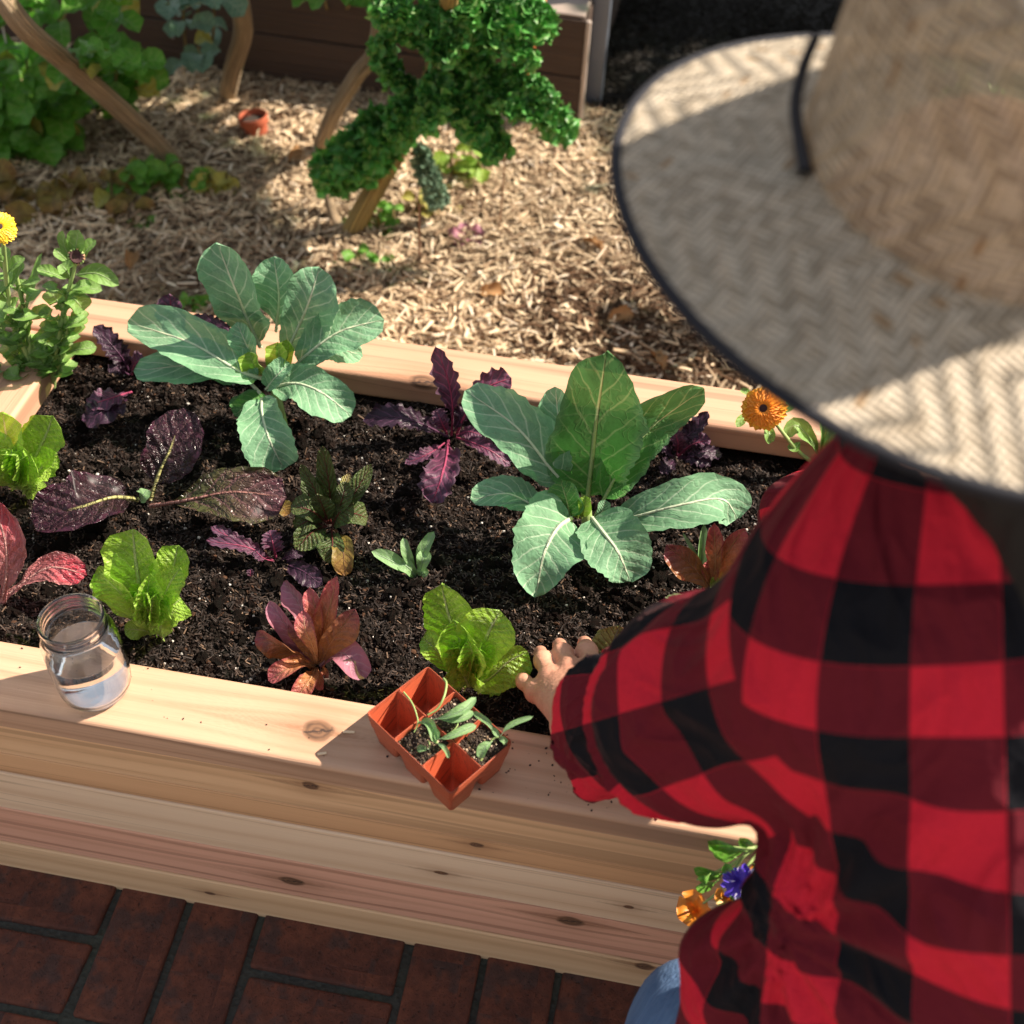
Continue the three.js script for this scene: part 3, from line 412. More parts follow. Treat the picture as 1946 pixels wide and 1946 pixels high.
lettuce('bright green lettuce behind the seedling tray, beside the hand', [
  [[[885, 1290, 1], [868, 1220, 7], [850, 1160, 11], [838, 1110, 15]], 92, { hint: [-0.1, 0.45, 1] }], [[[898, 1292, 1], [915, 1240, 7], [932, 1195, 12], [950, 1162, 14]], 96, { hint: [0.1, 0.6, 1] }],
  [[[880, 1292, 1], [850, 1260, 5], [822, 1228, 8], [803, 1212, 8]], 46, {}], [[[885, 1292, 2], [878, 1245, 8], [872, 1200, 11], [862, 1178, 13]], 70, { cup: 0.5 }],
  [[[900, 1305, 1], [935, 1285, 4], [965, 1258, 6], [1003, 1238, 7]], 72, { roll: 0.25 }], [[[892, 1305, 1], [880, 1280, 4], [868, 1255, 7]], 66, { cup: 0.5, wave: 0.16 }],
  [[[900, 1300, 1], [912, 1262, 7], [918, 1215, 11]], 36, { cup: 0.5, hint: [0.6, 0.5, 0.6] }], [[[905, 1308, 0], [925, 1295, 2], [955, 1290, 2.5]], 50, { teeth: 0.1, wave: 0.15 }],
  [[[895, 1290, 2], [900, 1250, 9], [890, 1215, 12]], 46, { cup: 0.6 }]]);
lettuce('green lettuce cut by the left edge of the photo, above the pink-stemmed leaf', [
  [[[35, 925, 1], [20, 870, 6], [12, 830, 9], [5, 782, 12]], 88, { hint: [0, 0.5, 1] }], [[[45, 920, 1], [68, 865, 6], [88, 825, 9], [100, 790, 12]], 78, { hint: [0.1, 0.6, 1] }],
  [[[38, 915, 2], [34, 885, 6], [30, 852, 8]], 50, { cup: 0.6 }], [[[40, 928, 1], [62, 905, 4], [88, 880, 5], [108, 862, 6]], 58, { teeth: 0.14, wave: 0.16 }],
  [[[35, 930, 1], [15, 905, 4], [-20, 885, 6]], 62, {}], [[[42, 932, 0], [60, 925, 2], [78, 912, 2]], 40, { teeth: 0.12 }], [[[30, 920, 1], [5, 870, 6], [-15, 820, 9]], 60, {}]]);
{ // red lettuces
  const RT = { a: 0.9, b: 0.55, nl: 18, nw: 8, wave: 0.05, rugose: 0.22, cup: 0.3, pet: 0.04, petW: 0.3, hint: [0, 0.65, 1] };
  const p = thing('red_lettuce', 'red and bronze lettuce rosette in the middle, by the front cap board', 'lettuce', 'red lettuces');
  for (const [k, pts, w, o] of [
    ['romaineRed', [[605, 1262, 1], [615, 1200, 7], [628, 1150, 11], [640, 1096, 15]], 48, {}], ['romaineRed', [[602, 1258, 1], [604, 1205, 6], [600, 1160, 10], [588, 1116, 12]], 42, {}],
    ['romaineDark', [[608, 1262, 1], [630, 1220, 6], [655, 1185, 9], [675, 1158, 11]], 66, { roll: 0.3 }], ['lilac', [[608, 1265, 1], [640, 1240, 4], [665, 1250, 5], [696, 1288, 3]], 62, { hint: [0, 1, 0.4], b: 0.5 }],
    ['romaineRed', [[598, 1268, 1], [570, 1262, 4], [540, 1275, 5], [510, 1294, 4]], 42, { hint: [0, 1, 0.4] }], ['romaineDark', [[596, 1265, 1], [555, 1240, 4], [520, 1222, 7], [488, 1200, 8]], 60, { roll: -0.2 }],
    ['lilac', [[598, 1258, 1], [565, 1220, 5], [538, 1180, 8], [512, 1142, 10]], 46, {}], ['romaineRed', [[602, 1255, 3], [592, 1222, 8], [580, 1195, 10], [576, 1160, 11]], 40, { cup: 0.15, hint: [0, 0.8, 0.8] }],
    ['romaineRed', [[600, 1270, 1], [590, 1290, 3], [575, 1310, 3], [563, 1328, 2.5]], 46, { hint: [0, 1, 0.5] }], ['romaineRed', [[604, 1270, 1], [606, 1288, 2.5], [610, 1312, 1]], 24, {}],
    ['romaineRed', [[610, 1265, 1], [618, 1275, 1.5], [618, 1295, 0.6]], 18, {}], ['lilac', [[592, 1215, 2], [570, 1150, 4], [540, 1105, 4.5]], 50, { teeth: 0.1 }], ['romaineDark', [[600, 1260, 2], [580, 1215, 6], [552, 1180, 8]], 46, {}]]) leaf(p, k, pts, w * 0.88, { ...RT, ...o });
  const q = thing('red_lettuce', 'bronze red lettuce behind the shirt sleeve, with a yellow-green leaf blade beside it', 'lettuce', 'red lettuces');
  for (const [k, pts, w, o] of [
    ['romaineDark', [[1348, 1120, 1], [1325, 1085, 4], [1295, 1058, 6], [1266, 1036, 7.5]], 56, {}], ['romaineRed', [[1355, 1115, 1], [1360, 1065, 6], [1358, 1030, 8], [1358, 995, 11]], 34, {}],
    ['romaineRed', [[1360, 1115, 1], [1372, 1070, 5], [1392, 1035, 8], [1415, 1004, 11]], 44, {}], ['romaineRed', [[1352, 1115, 1], [1350, 1085, 4], [1345, 1065, 5]], 32, {}], ['lilac', [[1365, 1115, 1], [1400, 1070, 4], [1435, 1040, 6]], 50, {}],
    ['lettuce', [[1350, 1125, 1], [1365, 1110, 2], [1380, 1095, 2]], 36, { teeth: 0.1 }]]) leaf(q, k, pts, w, { ...RT, ...o });
  const b = thing('onion_seedling', 'pale green grass-like seedling blades in front of the bronze lettuce', 'seedling');
  leaf(b, 'seedling', [[1332, 1122, 0], [1334, 1060, 5], [1338, 995, 9]], 16, { a: 0.4, b: 0.3, cup: 0.5, nw: 4 }, 'blade'); leaf(b, 'seedling', [[1330, 1118, 0], [1322, 1060, 5], [1298, 1012, 7.5]], 10, { a: 0.4, b: 0.5, nw: 4 }, 'blade');
  const c = thing('seedling', 'single small green seedling leaf next to the shirt sleeve', 'seedling'); leaf(c, 'seedling', [[1312, 1136, 1.5], [1290, 1136, 2.5], [1264, 1136, 2.5]], 15, { nw: 4, nl: 8 }); leaf(c, 'seedling', [[1312, 1136, 1.5], [1330, 1130, 2.5], [1345, 1130, 2.5]], 13, { nw: 4, nl: 8 });
}
{ // dark mustard
  const MT = { a: 0.62, b: 0.42, nl: 26, nw: 12, wave: 0.08, waveF: 3, teeth: 0.08, teethF: 18, rugose: 0.22, cup: 0.1 };
  const p = thing('purple_mustard', 'dark purple mustard with three large glossy veined leaves and green midribs', 'vegetable plant');
  leaf(p, 'mustard', [[287, 950, 1], [302, 900, 4], [325, 850, 7], [348, 775, 9.5]], 112, { ...MT, pet: 0.22, a: 0.5, hint: [0, 0.9, 0.8] });
  leaf(p, 'mustard', [[262, 950, 1], [215, 945, 3.5], [150, 965, 5], [58, 985, 4]], 122, { ...MT, pet: 0.16, a: 0.55 });
  leaf(p, 'mustardRed', [[285, 962, 1], [360, 950, 4], [440, 935, 5.5], [545, 945, 4]], 116, { ...MT, pet: 0.2, a: 1.0, b: 0.42 });
  leaf(p, 'seedling', [[268, 952, 1], [272, 942, 2.2], [280, 930, 2.5]], 30, { ...MT, nl: 14, nw: 8 });
  leaf(p, 'brownLeaf', [[525, 960, 3], [538, 965, 3], [548, 978, 2]], 30, { nl: 10 });
}
const FT = { a: 0.6, b: 0.5, nl: 30, nw: 8, wave: 0.16, waveF: 5, teeth: 0.38, teethF: 9, rugose: 0.35, cup: 0.12, pet: 0.14, petW: 0.1 };
function frilly(name, label, list) { const p = thing(name, label, 'vegetable plant'); for (const [k, pts, w, o] of list) leaf(p, k, pts, w, { ...FT, ...o }); return p; }
frilly('purple_mizuna', 'purple mizuna with narrow toothed leaves, one upright against the back cap board', [
  ['frilly', [[858, 828, 0], [860, 775, 6], [852, 725, 10], [828, 658, 14.5]], 54, { pet: 0.3, hint: [0, 0.5, 1] }], ['frilly', [[868, 825, 0], [895, 770, 7], [928, 735, 10], [972, 718, 11]], 70, { pet: 0.45, hint: [0, 0.8, 0.8] }],
  ['frillyDark', [[850, 830, 0], [800, 805, 3.5], [750, 792, 5], [690, 800, 4]], 56, {}], ['frilly', [[852, 838, 0], [848, 870, 3], [838, 910, 4], [822, 956, 1.5]], 78, { hint: [0, 1, 0.7], teeth: 0.25 }],
  ['frilly', [[868, 832, 0], [900, 842, 3], [935, 858, 3], [970, 885, 1.5]], 38, {}], ['frilly', [[845, 842, 0], [815, 862, 2], [770, 882, 1]], 32, {}], ['frilly', [[850, 825, 1], [838, 800, 4], [828, 778, 5]], 40, { hint: [0, 0.6, 1] }],
  ['frilly', [[868, 828, 1], [892, 820, 3], [918, 828, 3]], 34, {}], ['frillyDark', [[862, 820, 1], [880, 790, 4], [900, 770, 5]], 40, {}]]);
frilly('purple_mustard_seedling', 'small purple mustard against the back cap board beside the yellow marigold', [
  ['frillyDark', [[245, 705, 0], [232, 680, 3], [212, 655, 5], [178, 620, 7]], 52, {}], ['frilly', [[250, 712, 0], [258, 690, 3], [275, 680, 4]], 40, {}], ['frillyDark', [[245, 712, 0], [222, 700, 2], [205, 705, 2]], 30, {}],
  ['frillyDark', [[260, 712, 0], [280, 700, 3], [300, 695, 3]], 40, {}], ['frilly', [[330, 690, 0], [332, 640, 6], [326, 600, 11], [322, 558, 14]], 62, { pet: 0.42, a: 0.4, hint: [0, 0.6, 1], teeth: 0.2 }], ['frillyDark', [[455, 650, 5], [435, 628, 7], [405, 612, 7], [368, 600, 6.2]], 30, { teeth: 0.5 }]]);
frilly('purple_mustard_leaf', 'two-tone purple mustard leaf lying low on the soil at the left', [['frilly', [[250, 745, 0.5], [225, 752, 3], [195, 762, 4], [165, 772, 4]], 50, { teeth: 0.15 }], ['frillyDark', [[240, 760, 0.5], [215, 772, 3], [190, 785, 3.5], [160, 802, 2.5]], 62, { teeth: 0.1 }]]);
frilly('purple_frilly_mustard', 'small frilly dark purple mustard half hidden behind the right cauliflower', [
  ['frillyDark', [[1285, 865, 0], [1300, 835, 4], [1322, 815, 6], [1345, 782, 8]], 42, {}], ['frilly', [[1288, 868, 0], [1315, 845, 3], [1350, 835, 4]], 46, {}], ['frillyDark', [[1280, 870, 0], [1265, 850, 3], [1250, 845, 3]], 38, {}],
  ['frillyDark', [[1290, 872, 0], [1320, 868, 2.5], [1352, 880, 1.5]], 46, {}], ['frillyDark', [[1282, 875, 0], [1270, 885, 2], [1255, 895, 1]], 36, {}], ['frilly', [[1286, 865, 0], [1288, 840, 4], [1280, 815, 6]], 34, { hint: [0, 0.6, 1] }], ['frillyDark', [[1290, 870, 0], [1330, 858, 3], [1372, 862, 2]], 36, {}]]);
frilly('purple_mizuna_seedling', 'tiny purple mizuna seedlings below the dark mustard leaf', [
  ['frilly', [[525, 1062, 0], [520, 1038, 2.5], [512, 1008, 4]], 52, { hint: [0, 0.8, 0.8], a: 0.4, pet: 0.35 }], ['frilly', [[520, 1065, 0], [470, 1040, 3], [392, 1028, 3.5]], 34, {}], ['frilly', [[515, 1065, 0], [455, 1030, 3], [400, 1002, 4]], 30, {}],
  ['frilly', [[522, 1068, 0], [500, 1060, 2], [484, 1045, 2.5]], 26, { pet: 0.4 }], ['frillyDark', [[528, 1068, 0], [555, 1055, 2], [580, 1052, 1.5]], 22, {}], ['frilly', [[478, 1108, 0], [476, 1092, 1], [476, 1082, 1.5]], 18, { pet: 0.4 }], ['frillyDark', [[525, 1068, 0], [575, 1085, 1.5], [612, 1112, 1]], 44, { teeth: 0.1 }]]);
{ // sorrel
  const ST = { a: 0.65, b: 0.55, nl: 18, nw: 8, wave: 0.08, rugose: 0.28, cup: 0.12, pet: 0.14, teeth: 0.05 };
  const p = thing('red_veined_sorrel', 'bushy green sorrel with dark red veins in the middle of the bed', 'vegetable plant', 'red veined sorrel');
  for (const [k, pts, w, o] of [
    ['sorrel', [[628, 990, 1], [626, 925, 7], [612, 848, 13]], 40, { hint: [0, 0.5, 1] }], ['sorrel', [[618, 990, 1], [600, 935, 7], [572, 882, 10]], 30, { hint: [0, 0.5, 1] }], ['sorrel', [[640, 990, 1], [672, 940, 7], [706, 882, 10]], 34, { hint: [0, 0.6, 1] }],
    ['sorrel', [[642, 998, 1], [665, 975, 5], [700, 985, 3]], 54, {}], ['sorrel', [[622, 995, 1], [590, 970, 5], [552, 960, 5]], 50, {}], ['sorrel', [[632, 1000, 1], [645, 975, 5], [672, 955, 7]], 58, {}], ['sorrel', [[620, 1000, 1], [592, 1012, 3], [562, 1045, 2]], 52, {}],
    ['sorrel', [[630, 1005, 1], [632, 1035, 3], [632, 1072, 1.5]], 50, {}], ['brownLeaf', [[638, 1008, 1], [652, 1045, 3], [655, 1095, 1]], 46, {}], ['sorrel', [[625, 995, 1], [612, 960, 6], [602, 940, 8]], 46, { hint: [0, 0.8, 1] }], ['sorrel', [[630, 995, 1], [650, 950, 7], [658, 915, 9]], 36, {}],
    ['sorrel', [[615, 1000, 1], [585, 990, 4], [560, 1005, 3]], 46, {}], ['brownLeaf', [[600, 1010, 1], [588, 1025, 2], [578, 1045, 1]], 22, {}], ['sorrelPale', [[640, 985, 2], [655, 925, 7], [662, 900, 8]], 22, { hint: [0, 0.5, 1] }], ['sorrel', [[600, 985, 1], [585, 930, 5], [580, 905, 6]], 26, {}]]) leaf(p, k, pts, w, { ...ST, ...o });
  const q = thing('red_veined_sorrel', 'single pale sorrel leaf with red veins between the hand and the sleeve', 'vegetable plant', 'red veined sorrel');
  leaf(q, 'sorrelPale', [[1152, 1275, 0.5], [1160, 1235, 4], [1178, 1188, 7]], 66, { ...ST, hint: [0, 0.7, 1] });
  leaf(q, 'sorrel', [[1158, 1278, 0.5], [1178, 1250, 3], [1200, 1240, 4]], 40, ST);
}
{ // left edge chard
  const p = thing('red_chard', 'crinkled red chard leaf on a pale pink stalk, above the glass jar', 'vegetable plant');
  const K = { a: 0.7, b: 0.45, nl: 22, nw: 10, wave: 0.1, teeth: 0.1, teethF: 14, rugose: 0.35, cup: 0.12, petW: 0.22 };
  leaf(p, 'chard', [[-5, 1148, 0.5], [40, 1110, 3], [95, 1078, 5], [165, 1092, 4.5]], 62, { ...K, pet: 0.35 });
  leaf(p, 'chard', [[2, 1148, 0.5], [12, 1090, 5], [10, 1030, 9], [-15, 950, 13]], 70, { ...K, pet: 0.15, hint: [0.3, 0.5, 1] });
  leaf(p, 'chard', [[0, 1150, 0.5], [18, 1060, 6], [38, 1020, 8]], 26, { ...K, pet: 0.3 });
}
{ // small green seedling
  const p = thing('green_seedling', 'small grey-green seedling with slim leaves, alone on the soil between the cauliflowers', 'seedling');
  const K = { a: 0.7, b: 0.45, nl: 12, nw: 6, cup: 0.2, pet: 0.1, wave: 0.02 };
  for (const [pts, w] of [[[[795, 1098, 0], [755, 1072, 3], [706, 1048, 4.2]], 26], [[[796, 1096, 0], [805, 1050, 4], [825, 1010, 6]], 24], [[[792, 1096, 0], [775, 1055, 4], [766, 1022, 5.5]], 19], [[[792, 1100, 0], [778, 1080, 2.5], [758, 1066, 3]], 26], [[[797, 1098, 0], [803, 1065, 3.5], [808, 1045, 4]], 26], [[[797, 1102, 0], [802, 1090, 1.5], [806, 1078, 2]], 22]]) leaf(p, 'seedling', pts, w, K);
}
LM.kaleCurl = LM.kale.clone(); LM.kaleCurl.vertexColors = true; LM.kaleGreyCurl = LM.kaleGrey.clone(); LM.kaleGreyCurl.vertexColors = true;
// ---------------------------------------------------------------- marigolds
const petalY = std({ color: [0.85, 0.55, 0.012], roughness: 0.55 }), petalO = std({ color: [0.80, 0.25, 0.004], roughness: 0.5 }), petalRim = std({ color: [0.86, 0.38, 0.008], roughness: 0.5 }), eyeMat = std({ color: [0.035, 0.008, 0.008], roughness: 0.8 });
function flower(parent, c, n, r, mat, o = {}) {           // rings of petals round a dark centre; c centre, n facing
  const X = V(0, 1, 0).cross(n).normalize(), Y = n.clone().cross(X), R = rng(o.seed || 3), head = new THREE.Group(); head.name = 'flower_head'; parent.add(head);
  for (const [k, len, num, lift, m] of o.rings || [[0, 1, 30, 0.0, 0], [1, 0.94, 28, 0.10, 0], [2, 0.82, 26, 0.18, 1], [3, 0.66, 22, 0.25, 1], [4, 0.5, 18, 0.29, 1]]) for (let i = 0; i < num; i++) {
    const a = (i + 0.5 * k + 0.3 * R()) / num * 6.283, d = X.clone().multiplyScalar(Math.cos(a)).addScaledVector(Y, Math.sin(a)), L = r * len * (0.92 + 0.14 * R());
    const P = (t, h) => c.clone().addScaledVector(d, L * t).addScaledVector(n, r * (lift + h)), g = leafGeo([P(0.12, 0), P(0.55, 0.10), P(1, 0.02 - 0.05 * R())], r * 0.15, { nl: 6, nw: 2, a: 0.4, b: 0.22, pet: 0, cup: 0.25, wave: 0, stalk: 0, hint: [n.x, n.y, n.z], seed: k * 40 + i });
    mesh('petal', g, m && (!o.single) ? (o.inner || mat) : mat, head);
  }
  const e = new THREE.SphereGeometry(r * 0.26, 14, 8); e.scale(1, 1, 0.5); const em = mesh('flower_centre', e, eyeMat, head); em.position.copy(c).addScaledVector(n, r * 0.30); em.lookAt(em.position.clone().add(n));
  return head;
}
{
  const p = thing('orange_marigold', 'orange marigold in bloom with a dark centre, over the back cap board near the hat', 'flower');
  const c = at(1452, 776, CT + 0.075), toEye = EYE.clone().sub(c).normalize(), n = toEye.clone().add(V(-0.12, 0.1, 0.1)).normalize();
  flower(p, c, n, 44 * depthOf(c) / FPX, petalRim, { inner: petalO, seed: 9 });
  mesh('stem', tube([at(1545, 880, SOIL), at(1510, 850, SOIL + 0.06), c.clone().addScaledVector(n, -0.004)], 0.003, 0.0025), stemMat, p);
  const K = { a: 0.7, b: 0.5, nl: 12, nw: 6, cup: 0.25, pet: 0.02 };
  for (const [pts, w] of [[[[1480, 790, 9], [1500, 765, 10], [1515, 745, 11]], 26], [[[1430, 790, 8.5], [1412, 795, 9], [1400, 812, 8.5]], 18], [[[1455, 800, 9], [1462, 825, 9.5], [1464, 842, 8]], 20], [[[1430, 755, 10], [1418, 746, 11], [1408, 740, 11]], 14],
    [[[1556, 868, 2], [1535, 828, 7], [1510, 808, 8.5], [1492, 832, 7]], 34], [[[1562, 868, 2], [1568, 825, 7], [1562, 775, 11]], 26], [[[1560, 868, 2], [1585, 830, 7], [1612, 800, 9]], 30], [[[1520, 840, 6.5], [1510, 852, 6], [1496, 848, 6]], 18], [[[1566, 862, 3], [1575, 845, 6], [1580, 812, 9]], 24], [[[1570, 850, 4], [1600, 820, 8], [1625, 815, 8]], 22]]) leaf(p, 'marigold', pts, w, K);
  stem(p, [[1562, 885, 0], [1562, 850, 4], [1565, 800, 9]], 0.003, 0.002);
}
{
  const p = thing('yellow_marigold', 'leafy marigold with a yellow bloom and a spent dark bud, back left bed corner', 'flower');
  const K = { a: 0.75, b: 0.5, nl: 12, nw: 6, cup: 0.22, pet: 0.02, wave: 0.05, rugose: 0.1 }, R = rng(77);
  const stems = [[[100, 735, 0], [105, 680, 6], [118, 605, 13], [143, 500, 22]], [[85, 738, 0], [60, 690, 5], [25, 610, 13], [4, 445, 30]], [[95, 735, 0], [110, 700, 4], [128, 645, 9], [118, 575, 16]], [[80, 738, 0], [45, 700, 4], [10, 640, 9], [-25, 590, 13]], [[75, 738, 0], [60, 680, 6], [48, 600, 13], [30, 520, 20]], [[70, 735, 0], [30, 715, 2], [-10, 690, 4]]];
  for (const s of stems) stem(p, s, 0.0048, 0.0028);
  for (const [si, s] of stems.entries()) {
    const c = new THREE.CatmullRomCurve3(s.map((q) => V(...q)));
    for (let i = 0; i < (si < 5 ? 15 : 8); i++) { const t = 0.12 + 0.82 * (i + R() * 0.6) / 15, q = c.getPoint(Math.min(t, 0.99)), a = i * 2.4 + si, len = 34 + 28 * R(), du = Math.cos(a) * len, dv = -Math.abs(Math.sin(a)) * len * 0.7 - 8; leaf(p, 'marigold', [[q.x, q.y, q.z], [q.x + du * 0.5, q.y + dv * 0.6, q.z + 1.6 + R() * 1.5], [q.x + du, q.y + dv, q.z + 1.2 + 2 * R()]], 22 + 14 * R(), { ...K, hint: [0.3 * Math.cos(a), 1, 0.5 * R()] }); }
  }
  for (const [pts, w, o] of [[[[145, 500, 21.5], [145, 465, 24], [150, 437, 26]], 38, { hint: [0, 0.5, 1] }], [[[138, 500, 21.5], [122, 465, 24], [119, 438, 26]], 19, {}], [[[152, 500, 21.5], [165, 475, 23], [183, 457, 24]], 26, {}], [[[138, 505, 21], [120, 488, 22], [104, 472, 23]], 20, {}], [[[145, 522, 20], [185, 520, 20.5], [226, 542, 19]], 34, { roll: 0.3 }], [[[128, 560, 15], [160, 548, 17], [195, 552, 16.5]], 30, {}], [[[128, 562, 15], [145, 572, 16], [160, 590, 14.5]], 42, {}], [[[125, 530, 18], [95, 518, 19.5], [70, 510, 20]], 24, {}],
    [[[12, 520, 21], [10, 490, 24], [14, 470, 25]], 30, { hint: [0, 0.5, 1] }], [[[25, 540, 19], [38, 510, 21], [42, 494, 22]], 28, {}], [[[50, 590, 13], [62, 545, 16], [80, 480, 20]], 16, {}], [[[110, 650, 7], [130, 620, 10], [130, 600, 11]], 34, {}], [[[100, 690, 4], [95, 670, 6], [75, 668, 6.5]], 40, {}], [[[95, 700, 3], [112, 680, 4], [125, 688, 4]], 26, {}], [[[60, 720, 2], [30, 712, 3], [0, 730, 3]], 26, {}]]) leaf(p, 'marigold', pts, w, { ...K, ...o });
  const c = at(0, 434, SOIL + 0.305), n = EYE.clone().sub(c).normalize().add(V(0.2, 0.75, 0.2)).normalize();
  flower(p, c, n, 32 * depthOf(c) / FPX, petalY, { inner: petalY, seed: 4 });
  const b = at(145, 488, SOIL + 0.226), bn = EYE.clone().sub(b).normalize(), br = 14 * depthOf(b) / FPX, bud = new THREE.LatheGeometry([[0, -1.2], [0.55, -1], [0.9, -0.4], [1, 0.2], [0.9, 0.55], [0.7, 0.6], [0.5, 0.35], [0, 0.3]].map(([x, y]) => new THREE.Vector2(x * br, y * br)), 18);
  const bm = mesh('spent_bud', bud, std({ color: [0.06, 0.025, 0.025], roughness: 0.9 }), p); bm.position.copy(b); bm.quaternion.setFromUnitVectors(V(0, 1, 0), bn);
  for (let i = 0; i < 16; i++) { const a = i / 16 * 6.283, X = V(0, 1, 0).cross(bn).normalize(), Y = bn.clone().cross(X), d = X.multiplyScalar(Math.cos(a)).addScaledVector(Y, Math.sin(a)); mesh('sepal', leafGeo([b.clone().addScaledVector(d, br * 0.9).addScaledVector(bn, -0.3 * br), b.clone().addScaledVector(d, br * 1.12).addScaledVector(bn, 0.35 * br), b.clone().addScaledVector(d, br * 0.85).addScaledVector(bn, 0.75 * br)], br * 0.16, { nl: 4, nw: 2, stalk: 0, hint: [d.x, d.y, d.z] }), i % 3 ? stemMat : std({ color: [0.45, 0.26, 0.16], roughness: 0.7 }), p); }
}
{ // flowers spilling down the front boards by the shirt
  const p = thing('trailing_flowers', 'trailing orange and violet flowers in front of the boards by the shirt tail', 'flower');
  const Z = (u, v, z) => atZ(u, v, z), K = { a: 0.7, b: 0.5, nl: 10, nw: 4, cup: 0.2, stalk: 0.0015 };
  const root = Z(1452, 1600, 0.012);
  for (const pts of [[root, Z(1425, 1640, 0.04), Z(1400, 1665, 0.05)], [root, Z(1415, 1625, 0.035), Z(1370, 1690, 0.045), Z(1335, 1718, 0.05)], [root, Z(1395, 1640, 0.03), Z(1325, 1672, 0.03)], [root, Z(1430, 1612, 0.03), Z(1360, 1608, 0.03)], [Z(1475, 1560, 0.005), root, Z(1445, 1660, 0.04), Z(1440, 1700, 0.045)]]) mesh('stem', tube(pts, 0.0022, 0.0014, 14, 6), stemMat, p);
  mesh('stem', tube([V(root.x + 0.012, SOIL, -0.105), V(root.x + 0.012, CT + 0.012, -0.075), V(root.x + 0.010, CT + 0.007, -0.02), V(root.x + 0.006, CT - 0.012, 0.009), Z(1475, 1560, 0.009), root], 0.0026, 0.0022, 20, 6), stemMat, p);
  const R = rng(31);
  for (const [u0, v0, u1, v1, w] of [[1420, 1618, 1345, 1598, 26], [1400, 1630, 1352, 1612, 18], [1380, 1660, 1318, 1650, 20], [1370, 1668, 1322, 1685, 22], [1390, 1655, 1378, 1640, 18], [1375, 1690, 1372, 1712, 18], [1440, 1620, 1470, 1650, 20], [1430, 1640, 1450, 1655, 18], [1408, 1690, 1385, 1700, 18], [1420, 1690, 1448, 1680, 16], [1445, 1610, 1462, 1628, 18], [1430, 1605, 1405, 1592, 16], [1350, 1660, 1326, 1668, 14], [1440, 1650, 1470, 1680, 20], [1440, 1680, 1462, 1700, 20]]) { const a = Z(u0, v0, 0.03 + 0.02 * R()), b = Z(u1, v1, 0.035 + 0.03 * R()), m = a.clone().lerp(b, 0.5).add(V(0, 0.006, 0.006)); mesh('leaf', leafGeo([a, m, b], w * 1.2 / 2200 * 0.62, { ...K, hint: [0, 0.6, 1], seed: ++leafSeed }), LM.shrub, p); }
  const violet = std({ color: [0.10, 0.05, 0.55], roughness: 0.6 }), pale = std({ color: [0.55, 0.52, 0.72], roughness: 0.6 }), orange = phys({ color: [0.80, 0.28, 0.02], roughness: 0.5, transmission: 0.3, thickness: 0 });
  const bloom = (c, n, r, num, m, lift, name) => { const h = new THREE.Group(); h.name = name; p.add(h); const X = V(0, 1, 0).cross(n).normalize(), Y = n.clone().cross(X); for (let i = 0; i < num; i++) { const a = i / num * 6.283 + 0.4 * R(), d = X.clone().multiplyScalar(Math.cos(a)).addScaledVector(Y, Math.sin(a)), L = r * (0.8 + 0.4 * R()); mesh('petal', leafGeo([c.clone(), c.clone().addScaledVector(d, L * 0.55).addScaledVector(n, r * lift * 0.9), c.clone().addScaledVector(d, L).addScaledVector(n, r * lift)], r * (num > 8 ? 0.16 : 0.55), { nl: 8, nw: 6, a: 0.8, b: 0.28, pet: 0, stalk: 0, cup: 0.2, wave: 0.14, hint: [n.x, n.y, n.z], seed: i + num }), Array.isArray(m) ? m[i % m.length] : m, h); } };
  bloom(Z(1412, 1676, 0.055), V(-0.1, 0.7, 0.7).normalize(), 0.019, 22, [violet, violet, violet, pale], 0.35, 'violet_bloom'); bloom(Z(1406, 1672, 0.06), V(-0.3, 0.6, 0.7).normalize(), 0.014, 14, violet, 0.5, 'violet_bloom');
  bloom(Z(1326, 1732, 0.052), V(-0.35, 0.85, 0.3).normalize(), 0.019, 5, orange, 0.75, 'orange_bloom'); bloom(Z(1384, 1706, 0.05), V(-0.2, 0.8, 0.4).normalize(), 0.012, 4, [orange, std({ color: [0.7, 0.5, 0.2], roughness: 0.6 })], 1.3, 'orange_bud'); bloom(Z(1445, 1650, 0.04), V(0, 0.7, 0.7).normalize(), 0.012, 5, orange, 0.6, 'orange_bloom');
}
